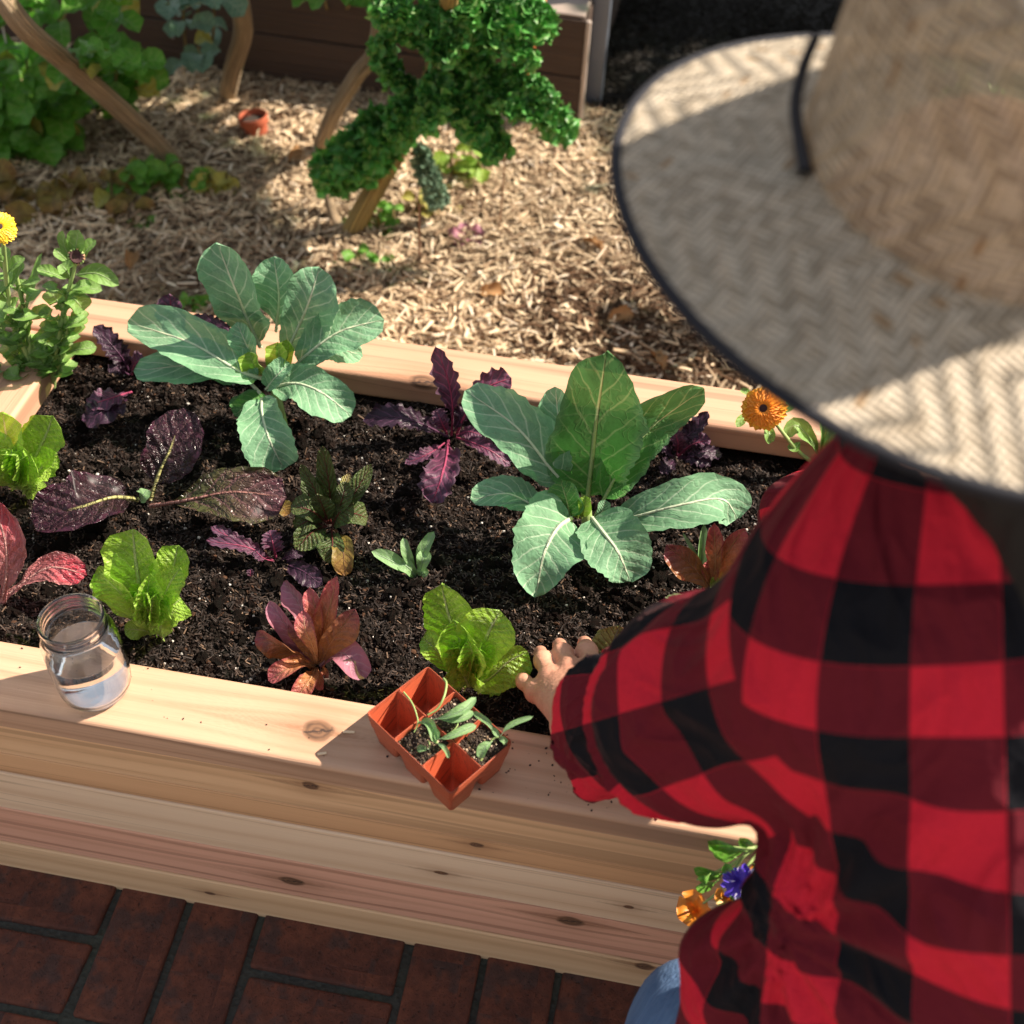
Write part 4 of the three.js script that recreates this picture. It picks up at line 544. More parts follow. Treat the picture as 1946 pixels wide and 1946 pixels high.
// ---------------------------------------------------------------- glass jar of water
{
  const p = thing('glass_jar', 'clear glass canning jar half full of water standing on the front cap board', 'jar');
  const c = at(186, 1306, CT); p.position.set(c.x, CT + 0.0006, c.z);
  const lathe = (pts) => new THREE.LatheGeometry(pts.map(([r, y]) => new THREE.Vector2(r, y)), 64);
  const smooth = (pts, n) => { const s = new THREE.SplineCurve(pts.map(([r, y]) => new THREE.Vector2(r, y))); return s.getPoints(n).map((q) => [q.x, q.y]); };
  const outer = [[0.0001, 0.004], [0.014, 0.003], [0.024, 0.0005], [0.030, 0.0], [0.035, 0.003], [0.0385, 0.010], [0.0402, 0.022], [0.0405, 0.050], [0.0405, 0.080], [0.0395, 0.094], [0.0365, 0.103], [0.0340, 0.107], [0.0335, 0.1095], [0.0352, 0.1115], [0.0336, 0.1135], [0.0334, 0.1155], [0.0350, 0.1175], [0.0334, 0.1195], [0.0334, 0.1225], [0.0346, 0.1240], [0.0342, 0.1268]];
  const inner = [[0.0308, 0.1268], [0.0304, 0.120], [0.0308, 0.108], [0.0335, 0.102], [0.0362, 0.093], [0.0374, 0.080], [0.0374, 0.050], [0.0371, 0.022], [0.0350, 0.011], [0.030, 0.0065], [0.0001, 0.0075]];
  const glass = phys({ color: [0.985, 0.995, 0.99], transmission: 1, thickness: 0.003, ior: 1.47, roughness: 0.0, side: THREE.FrontSide });
  mesh('glass_body', lathe([...smooth(outer, 90), [0.0325, 0.1276], ...smooth(inner, 70)]), glass, p);
  const lev = 0.074, wat = inner.filter(([, y]) => y < lev - 0.002).reverse();
  const wpts = [...smooth(wat, 40), [0.0374, lev - 0.002]].map(([r, y]) => [Math.max(0.0001, r - 0.0003), y + 0.0003]);
  mesh('water', lathe([...wpts, [0.0370, lev - 0.0004], [0.0345, lev - 0.0012], [0.0001, lev - 0.0012]]), phys({ color: [0.98, 0.995, 1], transmission: 1, thickness: 0.05, ior: 1.333, roughness: 0, side: THREE.FrontSide }), p);
}
// ---------------------------------------------------------------- six-cell seedling tray
{
  const p = thing('seedling_tray', 'terracotta coloured plastic six-cell seedling tray standing on the front cap board', 'seedling tray');
  const H = 0.055, z = (a, b) => at(680 + a * 0.18116, 1250 + b * 0.18116, CT + H);
  const L = z(120, 570), T = z(750, 90), B = z(960, 1430);
  const ex = T.clone().sub(L).normalize(), ang = Math.atan2(-ex.z, ex.x), cc = T.clone().add(B).multiplyScalar(0.5);
  p.position.set(cc.x, CT, cc.z); p.rotation.y = ang;                      // local x runs along the short side (2 cells), local z along the long side (3 cells)
  const plasticT = tex(256, 256, (u, v) => { const n = fbm(u * 20, v * 20, 4), s = sstep(0.54, 0.72, fbm(u * 34 + 4, v * 34, 3)); const c = mix3([0.50, 0.105, 0.042], [0.42, 0.085, 0.036], n); return [...mix3(c, [0.10, 0.04, 0.025], s * 0.75), 0.5 + 0.3 * n]; });
  const clean = tex(128, 128, (u, v) => { const n = fbm(u * 9, v * 9, 4); return [...mix3([0.47, 0.10, 0.042], [0.36, 0.075, 0.034], n), n]; });
  const inM = std({ map: plasticT.map, bumpMap: plasticT.bump, bumpScale: 0.0006, roughness: 0.6 }), outM = std({ map: clean.map, bumpMap: clean.bump, bumpScale: 0.0006, roughness: 0.42 });
  const cw = 0.0443, cl = 0.0442, tw = 0.0011;
  function loop(x, zz, y, hx, hz, r) { const o = []; for (const [sx, sz, a0] of [[1, 1, 0], [-1, 1, 90], [-1, -1, 180], [1, -1, 270]]) for (let k = 0; k <= 3; k++) { const a = (a0 + 30 * k) * Math.PI / 180; o.push([x + sx * (hx - r) + r * Math.cos(a), y, zz + sz * (hz - r) + r * Math.sin(a)]); } return o; }
  function skin(rings, capLast) { const n = rings[0].length, pos = [], idx = [], uv = []; for (const [k, ring] of rings.entries()) for (const [i, q] of ring.entries()) { pos.push(...q); uv.push(i / n * 3 + k, q[1] * 12 + k * 0.31); } for (let k = 0; k < rings.length - 1; k++) for (let i = 0; i < n; i++) { const a = k * n + i, b = k * n + (i + 1) % n; idx.push(a, b, a + n, b, b + n, a + n); } if (capLast) { const m = pos.length / 3, q = rings.at(-1); pos.push(q.reduce((s, v) => s + v[0], 0) / n, q[0][1], q.reduce((s, v) => s + v[2], 0) / n); uv.push(0.5, 0.5); for (let i = 0; i < n; i++) idx.push((rings.length - 1) * n + i, (rings.length - 1) * n + (i + 1) % n, m); } let g = new THREE.BufferGeometry(); g.setAttribute('position', new THREE.Float32BufferAttribute(pos, 3)); g.setAttribute('uv', new THREE.Float32BufferAttribute(uv, 2)); g.setIndex(idx); g.computeVertexNormals(); return g; }
  const filled = [[0, 1], [1, 1], [1, 2]];
  const soilT = tex(128, 128, (u, v) => { const n = fbm(u * 30, v * 30, 3); return [0.045 * (0.4 + n), 0.03 * (0.4 + n), 0.02 * (0.4 + n), n]; }), soilM = std({ map: soilT.map, bumpMap: soilT.bump, bumpScale: 0.004, roughness: 1 });
  const R = rng(15);
  for (let i = 0; i < 2; i++) for (let j = 0; j < 3; j++) {
    const x = (i - 0.5) * cw, zz = (j - 1) * cl, hx = cw / 2, k = 0.70;
    const inner = skin([loop(x, zz, H, hx - 0.0006, hx - 0.0006, 0.003), loop(x, zz, H - 0.001, hx - tw, hx - tw, 0.003), loop(x, zz, 0.0022, hx * k - tw, hx * k - tw, 0.004)], true);
    const outer = skin([loop(x, zz, H - 0.022, hx - 0.0022, hx - 0.0022, 0.004), loop(x, zz, 0.0004, hx * k, hx * k, 0.0045)], true);
    const cell = new THREE.Group(); cell.name = 'cell'; p.add(cell); mesh('inner_wall', inner, inM, cell); mesh('outer_wall', outer, outM, cell);
    if (filled.some(([a, b]) => a === i && b === j)) {
      const g = new THREE.PlaneGeometry(2 * hx - 0.0046, 2 * hx - 0.0046, 26, 26); g.rotateX(-Math.PI / 2); const q = g.attributes.position; for (let m = 0; m < q.count; m++) { const a = q.getX(m), b = q.getZ(m); q.setXYZ(m, x + a, H - 0.0065 - 0.003 * (j === 2 ? 1 : 0.3) + 0.006 * (fbm((x + a) * 90 + 5, (zz + b) * 90, 3) - 0.5) + 0.003 * (hash(m, i + j * 3) - 0.5), zz + b); } g.computeVertexNormals();
      mesh('soil_plug', g, soilM, cell);
      const crumb = new THREE.IcosahedronGeometry(1, 0), n = 260, list = [], cols = [];
      for (let m = 0; m < n; m++) { const c = crumb.clone(), s = 0.0006 + 0.0011 * R() * R(); c.scale(s * 1.3, s, s); c.rotateY(R() * 6); const a = (R() - 0.5) * 2 * (hx - 0.003), b = (R() - 0.5) * 2 * (hx - 0.003); c.translate(x + a, H - 0.0058 - 0.003 * (j === 2 ? 1 : 0.3) + 0.006 * (fbm((x + a) * 90 + 5, (zz + b) * 90, 3) - 0.5), zz + b); const t = R(), col = t < 0.12 ? [0.5, 0.42, 0.3] : t < 0.3 ? [0.2, 0.14, 0.08] : [0.05, 0.035, 0.025]; const ca = []; for (let w = 0; w < c.attributes.position.count; w++) ca.push(...col); c.setAttribute('color', new THREE.Float32BufferAttribute(ca, 3)); list.push(c); }
      const cm = mesh('soil_crumbs', mergeGeometries(list), std({ vertexColors: true, roughness: 0.9, color: [1, 1, 1] }), cell); cm.userData.kind = 'stuff';
    }
  }
  // outer band with a rounded rim, notched only by the gaps between the cells below it
  const W = cw + 0.0004, D = cl * 1.5 + 0.0004;
  const band = skin([loop(0, 0, H - 0.024, W - 0.0024, D - 0.0024, 0.004), loop(0, 0, H - 0.0012, W, D, 0.004), loop(0, 0, H + 0.0004, W - 0.0003, D - 0.0003, 0.0038), loop(0, 0, H + 0.0004, W - 0.0012, D - 0.0012, 0.0032), loop(0, 0, H - 0.002, W - 0.0014, D - 0.0014, 0.003)]);
  mesh('rim', band, outM, p);
  const div = (w, d, x, zz) => { const m = mesh('divider', new RoundedBoxGeometry(w, 0.016, d, 2, 0.0005), inM, p); m.position.set(x, H - 0.0085, zz); };
  div(0.0014, D * 2 - 0.004, 0, 0); for (const s of [-1, 1]) { div(cw - 0.003, 0.0014, -cw / 2, s * cl / 2); div(cw - 0.003, 0.0014, cw / 2, s * cl / 2); }
  // seedlings
  const q = (u, v, h) => at(680 + u * 0.18116, 1250 + v * 0.18116, CT + H + h / 100), K = { a: 0.6, b: 0.45, nl: 12, nw: 5, cup: 0.25, pet: 0.12, wave: 0.03, stalk: 0.0012 };
  const blade = (pts, w, par, o = {}) => { const sp = pts.map((a) => q(...a)); mesh('leaf', leafGeo(sp, w * 0.18116 * depthOf(sp[1]) / FPX / 2, { ...K, seed: ++leafSeed, ...o }), LM.seedling, par); };
  const st = (pts, r, par, mat = stemMat) => mesh('stem', tube(pts.map((a) => q(...a)), r, r * 0.8, 14, 6), mat, par);
  const s1 = thing('tray_seedling', 'young seedling flopping over the middle of the terracotta tray', 'seedling');
  st([[900, 160 + 60, 0.2], [930, 270, 1.2], [900, 420, 1.6], [830, 540, 0.8], [735, 600, 0.3]], 0.0014, s1); st([[480, 360, 0.2], [560, 460, 0.9], [605, 560, 0.9], [630, 690, 0.2], [590, 780, -0.4]], 0.0010, s1);
  st([[640, 680, 0.1], [760, 690, 0.9], [800, 830, 1.0], [830, 900, 0.9]], 0.0018, s1); st([[740, 870, 0.3], [755, 920, 0.1], [740, 960, -0.3]], 0.0008, s1);
  blade([[790, 650, 0.9], [980, 600, 1.8], [1130, 530, 2.0], [1240, 415, 1.6]], 105, s1); blade([[820, 640, 0.6], [1000, 650, 1.0], [1120, 620, 1.0], [1205, 560, 0.6]], 90, s1); blade([[830, 860, 0.9], [980, 820, 1.4], [1120, 760, 1.4], [1245, 710, 1.0]], 95, s1);
  blade([[640, 670, 0.3], [730, 680, 1.2], [790, 760, 1.6], [820, 900, 1.0]], 95, s1, { cup: 0.6 }); blade([[820, 890, 0.9], [890, 930, 1.0], [930, 980, 0.6], [955, 1055, 0.1]], 55, s1); blade([[745, 960, -0.2], [680, 950, 0.2], [620, 960, 0]], 70, s1); blade([[800, 720, 0.8], [830, 800, 1.6], [830, 870, 1.4]], 60, s1); st([[960, 800, 0.3], [1040, 720, 0.8], [1055, 590, 0.8]], 0.0009, s1);
  const s2 = thing('tray_seedling', 'small two-leaved seedling at the right corner cell of the terracotta tray', 'seedling');
  st([[1290, 1080, -0.6], [1420, 850, 0.8], [1480, 830, 1]], 0.0011, s2); blade([[1440, 800, 0.8], [1380, 700, 1.2], [1300, 630, 1.0], [1210, 570, 0.4]], 70, s2); blade([[1490, 830, 0.9], [1560, 740, 1.6], [1680, 670, 2.0], [1840, 615, 2.2]], 62, s2, { pet: 0.2 }); blade([[1410, 880, 0.6], [1350, 920, 0.9], [1310, 980, 0.6], [1280, 1055, 0]], 110, s2); blade([[1480, 850, 0.6], [1520, 860, 0.9], [1560, 900, 0.4]], 70, s2); blade([[1400, 740, 0.8], [1440, 770, 1.2], [1480, 830, 1]], 60, s2);
}
// ---------------------------------------------------------------- garden behind the bed
const barkT = tex(128, 512, (u, v) => { const n = fbm(u * 8, v * 40, 4), m = fbm(u * 22, v * 70, 2), scar = sstep(0.8, 0.95, Math.abs(Math.sin(v * 55 + 2 * vn(v * 9, 1)))) * 0.5; const c = mix3([0.33, 0.23, 0.13], [0.55, 0.42, 0.27], n); const d = 0.6 + 0.6 * m - 0.35 * scar; return [c[0] * d, c[1] * d, c[2] * d, n - 0.4 * scar]; });
const bark = std({ map: barkT.map, bumpMap: barkT.bump, bumpScale: 0.01, roughness: 0.85 });
const barkGreen = std({ map: barkT.map, bumpMap: barkT.bump, bumpScale: 0.01, roughness: 0.7, color: [0.85, 0.85, 0.45] });
const frills = [0, 1, 2].map((k) => { const R = rng(900 + k), n = 5, pos = [], idx = [], uv = []; for (let i = 0; i <= n; i++) for (let j = 0; j <= n; j++) { const u = i / n - 0.5, v = j / n - 0.5, r = Math.hypot(u, v); pos.push(u + 0.16 * (R() - 0.5), 0.42 * r * Math.sin(Math.atan2(v, u) * 3 + k * 2) + 0.5 * r * r + 0.14 * (R() - 0.5), v + 0.16 * (R() - 0.5)); uv.push(0.3 + 0.25 * u, 0.4 + 0.3 * v); } for (let i = 0; i < n; i++) for (let j = 0; j < n; j++) { const a = i * (n + 1) + j; idx.push(a, a + 1, a + n + 1, a + 1, a + n + 2, a + n + 1); } const g = new THREE.BufferGeometry(); g.setAttribute('position', new THREE.Float32BufferAttribute(pos, 3)); g.setAttribute('uv', new THREE.Float32BufferAttribute(uv, 2)); g.setIndex(idx); g.computeVertexNormals(); return g; });
function kaleLeaf(parent, A, Mid, B, half, seed, kind = 'kale') {                 // tightly curled kale leaf: midrib carrying a thick ruffle of small curls
  const c = new THREE.CatmullRomCurve3([A, Mid, B]), R = rng(seed), list = [], o = new THREE.Object3D(), n = 120;
  const rib = tube([A, Mid, B], half * 0.09, half * 0.03, 10, 5), u = rib.attributes.uv; for (let k = 0; k < u.count; k++) u.setXY(k, 0.5, 0.1); const paint = (g, t) => { const n = g.attributes.position.count, a = new Float32Array(n * 3); for (let k = 0; k < n; k++) { a[3 * k] = t[0]; a[3 * k + 1] = t[1]; a[3 * k + 2] = t[2]; } g.setAttribute('color', new THREE.BufferAttribute(a, 3)); return g; }; list.push(paint(rib, [1, 1, 1]));
  for (let i = 0; i < n; i++) {
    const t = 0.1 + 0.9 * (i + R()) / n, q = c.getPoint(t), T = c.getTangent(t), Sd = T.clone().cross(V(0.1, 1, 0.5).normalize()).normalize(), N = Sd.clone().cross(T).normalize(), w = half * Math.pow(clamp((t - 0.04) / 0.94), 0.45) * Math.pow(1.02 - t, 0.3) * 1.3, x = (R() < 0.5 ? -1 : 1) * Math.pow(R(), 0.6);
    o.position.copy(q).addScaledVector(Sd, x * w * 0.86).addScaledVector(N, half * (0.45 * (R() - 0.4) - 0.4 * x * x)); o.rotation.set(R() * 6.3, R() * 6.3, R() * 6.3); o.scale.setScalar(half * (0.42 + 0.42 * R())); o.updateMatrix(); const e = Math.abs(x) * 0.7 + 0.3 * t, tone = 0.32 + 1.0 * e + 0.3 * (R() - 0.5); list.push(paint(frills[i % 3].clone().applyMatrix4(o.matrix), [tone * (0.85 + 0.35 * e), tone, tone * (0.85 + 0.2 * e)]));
  }
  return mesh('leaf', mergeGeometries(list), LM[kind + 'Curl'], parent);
}
const G = (u, v, h) => at(u, v, h / 100);
{ // tall curly kale in the middle
  const p = thing('curly_kale', 'tall curly kale with a bare leaning stalk and dense dark green frilled leaves', 'vegetable plant');
  mesh('trunk', tube([G(655, 470, -2), G(700, 380, 10), G(775, 250, 26), G(820, 150, 42), G(850, 20, 62), G(862, -90, 80)], 0.026, 0.017, 24, 9), barkGreen, p);
  mesh('branch', tube([G(650, 455, 0), G(630, 395, 5), G(618, 350, 9)], 0.016, 0.010, 8, 8), bark, p);
  let k = 100;
  for (const [a, m, b, w] of [
    [[780, 235, 30], [690, 270, 28], [600, 340, 20], 68], [[790, 215, 34], [720, 240, 32], [655, 320, 24], 74], [[780, 240, 30], [720, 300, 24], [630, 355, 16], 46], [[800, 180, 40], [745, 130, 46], [720, 70, 52], 44], [[800, 190, 40], [760, 215, 38], [755, 265, 32], 46],
    [[820, 140, 44], [860, 160, 44], [880, 210, 40], 56], [[815, 170, 42], [890, 210, 40], [960, 290, 30], 60], [[830, 150, 44], [960, 165, 44], [1085, 250, 34], 62], [[850, 150, 44], [980, 200, 42], [1075, 215, 38], 40], [[850, 60, 58], [860, -20, 66], [870, -40, 66], 70], [[845, 90, 54], [870, 60, 56], [885, 110, 50], 58],
    [[860, 60, 58], [960, 40, 60], [1040, 30, 58], 62], [[865, 60, 58], [980, 85, 56], [1010, 110, 50], 48], [[850, 40, 60], [760, 20, 64], [720, 10, 62], 52], [[830, 100, 52], [780, 60, 56], [730, 40, 58], 40], [[845, 60, 56], [900, 10, 62], [960, -20, 62], 56], [[845, 130, 48], [820, 190, 44], [800, 230, 38], 54], [[850, 20, 62], [1000, 10, 62], [1050, 60, 54], 42],
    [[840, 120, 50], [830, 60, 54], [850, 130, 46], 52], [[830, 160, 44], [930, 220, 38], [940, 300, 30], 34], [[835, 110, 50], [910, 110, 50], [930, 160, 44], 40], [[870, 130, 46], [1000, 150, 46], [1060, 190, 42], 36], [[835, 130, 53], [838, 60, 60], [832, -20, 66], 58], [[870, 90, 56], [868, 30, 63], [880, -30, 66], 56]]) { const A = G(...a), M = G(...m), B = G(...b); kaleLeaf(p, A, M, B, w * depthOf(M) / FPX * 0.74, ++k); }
  kaleLeaf(p, G(795, 270, 24), G(808, 320, 18), G(835, 395, 8), 24 * 2.6 / FPX, 141, 'kaleGrey');
  kaleLeaf(p, G(805, 285, 22), G(830, 345, 14), G(850, 385, 8), 16 * 2.6 / FPX, 142, 'kaleGrey');
  // the top of the plant, above the frame
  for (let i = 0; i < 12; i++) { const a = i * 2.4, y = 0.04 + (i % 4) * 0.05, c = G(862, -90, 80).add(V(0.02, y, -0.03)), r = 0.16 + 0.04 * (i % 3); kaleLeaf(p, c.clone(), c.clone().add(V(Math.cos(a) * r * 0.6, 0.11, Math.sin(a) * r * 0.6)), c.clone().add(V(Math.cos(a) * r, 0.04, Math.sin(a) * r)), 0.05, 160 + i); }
}
function treeKale(label, trunkPts, rise, r0, r1, crown, seed, group) { // old stalk whose crown stands above the frame
  const p = thing('tree_kale', label, 'vegetable plant', group); const pts = trunkPts.map((q) => G(...q)); pts.push(pts.at(-1).clone().add(V(rise[0] * 0.5, rise[1] * 0.5, rise[2] * 0.5)), pts.at(-1).clone().add(V(...rise))); const top = pts.at(-1);
  mesh('trunk', tube(pts, r0, r1, 26, 9), bark, p);
  const R = rng(seed); for (let i = 0; i < crown; i++) { const a = i * 2.4, r = 0.14 + 0.2 * R(), y = (R() - 0.35) * 0.35; kaleLeaf(p, top.clone().add(V(0, y * 0.5, 0)), top.clone().add(V(Math.cos(a) * r * 0.6, 0.06 + y, Math.sin(a) * r * 0.6)), top.clone().add(V(Math.cos(a) * r, y - 0.02, Math.sin(a) * r)), 0.055, seed * 3 + i); }
  return p;
}
treeKale('thick bare brown stalk leaning across the top left corner down to the mulch', [[352, 335, -1], [300, 275, 10], [215, 195, 26], [110, 105, 44], [20, 20, 60]], [-0.16, 0.34, -0.06], 0.024, 0.021, 14, 31);
treeKale('pale knobbly stalk standing upright in front of the dark wooden box', [[428, 200, -1], [442, 130, 14], [462, 60, 28], [455, 0, 40]], [-0.03, 0.52, -0.02], 0.024, 0.024, 24, 37);
treeKale('slim sunlit tan stalk leaning behind the curly kale', [[602, 300, -1], [632, 220, 15], [680, 140, 30], [715, 90, 40]], [0.06, 0.5, 0], 0.02, 0.018, 16, 41);
{ const p = thing('woody_stem', 'short yellowish bare stem among the leaves at the upper left', 'stem'); mesh('stalk', tube([G(240, 215, 0), G(222, 150, 12), G(200, 95, 22), G(185, 55, 30)], 0.011, 0.009, 14, 8), barkGreen, p); }
// leafy shrubs at the upper left
function shrub(label, box, n, kind, lenPx, seed, stems = 4) {
  const p = thing('leafy_plant', label, 'plant'), R = rng(seed), [u0, v0, u1, v1, h0, h1] = box, list = {};
  for (let i = 0; i < n; i++) {
    const u = mix(u0, u1, R()), v = mix(v0, v1, R()), h = mix(h1, h0, (v - v0) / (v1 - v0)) * (0.7 + 0.5 * R()), A = at(u, v, h / 100), a = R() * 6.28, L = lenPx * (0.6 + 0.8 * R()) * depthOf(A) / FPX, d = V(Math.cos(a), 0.2 - R() * 0.7, Math.sin(a)).normalize();
    const kd = R() < 0.07 ? 'yellowLeaf' : kind; (list[kd] ??= []).push(leafGeo([A, A.clone().addScaledVector(d, L * 0.5).add(V(0, L * 0.15, 0)), A.clone().addScaledVector(d, L)], L * 0.40, { nl: 6, nw: 4, a: 0.6, b: 0.42, cup: 0.25, wave: 0.1, stalk: 0, seed: seed * 50 + i, hint: [0.3 * (R() - 0.5), 1, R()] }));
  }
  for (const [kd, l] of Object.entries(list)) { const m = mesh('foliage', mergeGeometries(l), LM[kd], p); m.userData.kind = 'stuff'; }
  for (let i = 0; i < stems; i++) { const u = mix(u0, u1, (i + 0.5) / stems), b = at(mix(u, (u0 + u1) / 2, 0.4), v1 + 8, 0), m = at(u, (v0 + v1) / 2, (h0 + h1) / 200), t = at(u + 10 * (R() - 0.5), v0, h1 / 100); mesh('stem', tube([b, m, t], 0.006, 0.003, 10, 6), barkGreen, p); }
  return p;
}
shrub('bright green broad-leaved plant at the far left edge, under the leaning stalk', [-60, 110, 120, 290, 4, 26], 150, 'shrub', 52, 51);
shrub('backlit green leafy plant behind the short yellowish stem', [120, 95, 280, 215, 8, 44], 130, 'shrub', 50, 52);
shrub('dense green foliage in the top left corner', [-60, -60, 240, 40, 40, 60], 90, 'shrub', 55, 53);
shrub('small green leaves around the foot of the leaning stalk', [230, 315, 370, 370, 1, 9], 46, 'shrub', 36, 54, 3);
shrub('shaded low ground leaves with yellowing tips on the mulch at the left', [-40, 340, 260, 440, 1, 6], 60, 'brownLeaf', 42, 55, 3);
shrub('drooping pale leaves in the shade beside the upright stalk', [335, -20, 420, 125, 20, 42], 26, 'kaleGrey', 44, 56, 3);
shrub('green leaves hanging into the frame in front of the dark wooden box', [590, -50, 690, 20, 44, 62], 11, 'shrub', 74, 57, 2);
shrub('yellow-green leaves on the mulch right of the leaning stalk', [385, 330, 445, 365, 1, 7], 14, 'yellowLeaf', 32, 58, 2);
shrub('small green weeds on the mulch by the foot of the kale', [680, 390, 760, 450, 1, 7], 34, 'shrub', 22, 59, 3);
shrub('low clover-like weed in the mulch below the kale', [665, 480, 750, 552, 0.5, 4], 24, 'shrub', 22, 60, 3);
shrub('pale lime green seedling leaves under the kale', [845, 285, 920, 345, 2, 10], 26, 'heart', 26, 61, 3);
shrub('yellow-green tuft at the foot of the thin brown stake', [775, 375, 860, 420, 1, 6], 20, 'yellowLeaf', 24, 62, 2);
shrub('tuft of green weeds by the far edge of the back cap board', [350, 570, 420, 596, 0.5, 5], 16, 'shrub', 26, 63, 2);
shrub('sparse weed seedlings on the mulch left of the cauliflower', [240, 412, 290, 440, 0.5, 4], 8, 'shrub', 20, 64, 2);
{ const p = thing('small_purple_plant', 'small dusty purple plant alone on the wood chips', 'plant'); for (let i = 0; i < 11; i++) { const a = i * 2.4, c = G(888, 468, 0), d = V(Math.cos(a), 0.5 + 0.5 * (i % 2), Math.sin(a)).normalize(); mesh('leaf', leafGeo([c, c.clone().addScaledVector(d, 0.03).add(V(0, 0.015, 0)), c.clone().addScaledVector(d, 0.055)], 0.016, { nl: 10, nw: 6, wave: 0.25, teeth: 0.2, seed: 300 + i, stalk: 0.002 }), LM.lilac, p); } }
for (const [u0, v0, u1, v1, h, r, col, lab] of [[797, 505, 797, 385, 22, 0.0028, [0.24, 0.13, 0.08], 'thin brown stake in the mulch under the grey kale leaf'], [948, 452, 960, 300, 28, 0.0024, [0.34, 0.22, 0.14], 'thin tan stake in the mulch right of the small purple plant'], [42, 222, 4, 45, 38, 0.003, [0.72, 0.72, 0.75], 'white rod among the leaves at the far left edge'], [104, 205, 84, 120, 20, 0.003, [0.6, 0.6, 0.62], 'short grey rod among the leaves below the leaning stalk'], [998, 150, 1040, -20, 36, 0.006, [0.45, 0.13, 0.04], 'orange-brown stalk in front of the wooden box'], [336, 105, 322, 40, 20, 0.003, [0.5, 0.5, 0.52], 'thin grey rod in the shade near the upright stalk']]) { const p = thing('garden_stake', lab, 'stake'); mesh('rod', tube([G(u0, v0, u0 === 998 ? 20 : 0), G((u0 + u1) / 2, (v0 + v1) / 2, h / 2 + (u0 === 998 ? 12 : 0)), G(u1, v1, h)], r, r * 0.8, 10, 7), std({ color: col, roughness: 0.6 }), p); }
{ // terracotta pot
  const p = thing('terracotta_pot', 'small terracotta pot standing on the mulch in the shade', 'pot'); const c = G(492, 268, 0); p.position.copy(c);
  const g = new THREE.LatheGeometry([[0.001, 0], [0.022, 0], [0.024, 0.003], [0.029, 0.045], [0.034, 0.046], [0.035, 0.062], [0.032, 0.063], [0.030, 0.05], [0.020, 0.01], [0.001, 0.01]].map(([x, y]) => new THREE.Vector2(x * 1.1, y * 1.15)), 26);
  mesh('pot', g, std({ color: [0.42, 0.10, 0.045], roughness: 0.8 }), p); const s = mesh('pot_soil', new THREE.CylinderGeometry(0.031, 0.030, 0.004, 20), std({ color: [0.04, 0.028, 0.02], roughness: 1 }), p); s.position.y = 0.056; p.rotation.z = 0.12;
}
{ // weathered wooden box behind
  const p = thing('wooden_planter_box', 'weathered dark brown wooden box behind the kale, its long side in shade', 'planter box');
  const a = G(480, 160, 0), b = G(1096, 250, 0), d = b.clone().sub(a), len = 2.2, ang = Math.atan2(-d.z, d.x), h = 0.30;
  p.position.copy(b); p.rotation.y = ang;                               // local -x runs left along the front
  const t = tex(512, 128, (u, v) => { const n = fbm(u * 6, v * 60, 4), c = mix3([0.045, 0.028, 0.020], [0.085, 0.052, 0.036], n); return [...c, n]; }), m = std({ map: t.map, bumpMap: t.bump, bumpScale: 0.004, roughness: 0.8 });
  const bxx = (name, w, hh, dd, x, y, zz, mm = m) => { const q = mesh(name, new RoundedBoxGeometry(w, hh, dd, 2, 0.004), mm, p); q.position.set(x, y, zz); };
  bxx('plank', len, 0.148, 0.03, -len / 2, 0.074, -0.016); bxx('plank', len, 0.148, 0.03, -len / 2, 0.224, -0.018); bxx('plank', 0.03, 0.148, 0.86, -0.015, 0.074, -0.462); bxx('plank', 0.03, 0.148, 0.86, -0.015, 0.224, -0.464); bxx('plank', len, 0.148, 0.03, -len / 2, 0.074, -0.91); bxx('plank', len, 0.148, 0.03, -len / 2, 0.224, -0.912);
  bxx('corner_strip', 0.012, 0.30, 0.012, 0.0065, 0.15, -0.005, std({ color: [0.5, 0.42, 0.36], roughness: 0.5 })); bxx('top_trim', 0.11, 0.008, 0.10, -0.06, 0.304, -0.06, std({ color: [0.30, 0.24, 0.2], roughness: 0.7 }));
  const s = new THREE.BoxGeometry(len - 0.08, 0.02, 0.84); const sm = mesh('box_soil', s, std({ color: [0.03, 0.024, 0.018], roughness: 1 }), p); sm.position.set(-len / 2, 0.24, -0.47);
  const q = thing('metal_post', 'blue-grey metal post standing at the corner of the dark wooden box', 'post'); q.position.copy(b.clone().add(V(0.02, 0, -0.14).applyAxisAngle(V(0, 1, 0), ang))); q.rotation.y = ang;
  const pm = mesh('post', new RoundedBoxGeometry(0.045, 0.7, 0.03, 2, 0.004), std({ color: [0.20, 0.23, 0.28], roughness: 0.45, metalness: 0.5 }), q); pm.position.set(0, 0.35, 0); const pb = mesh('bracket', new RoundedBoxGeometry(0.06, 0.02, 0.06, 2, 0.003), std({ color: [0.45, 0.47, 0.5], roughness: 0.4, metalness: 0.5 }), q); pb.position.set(-0.02, 0.36, 0.01);
}
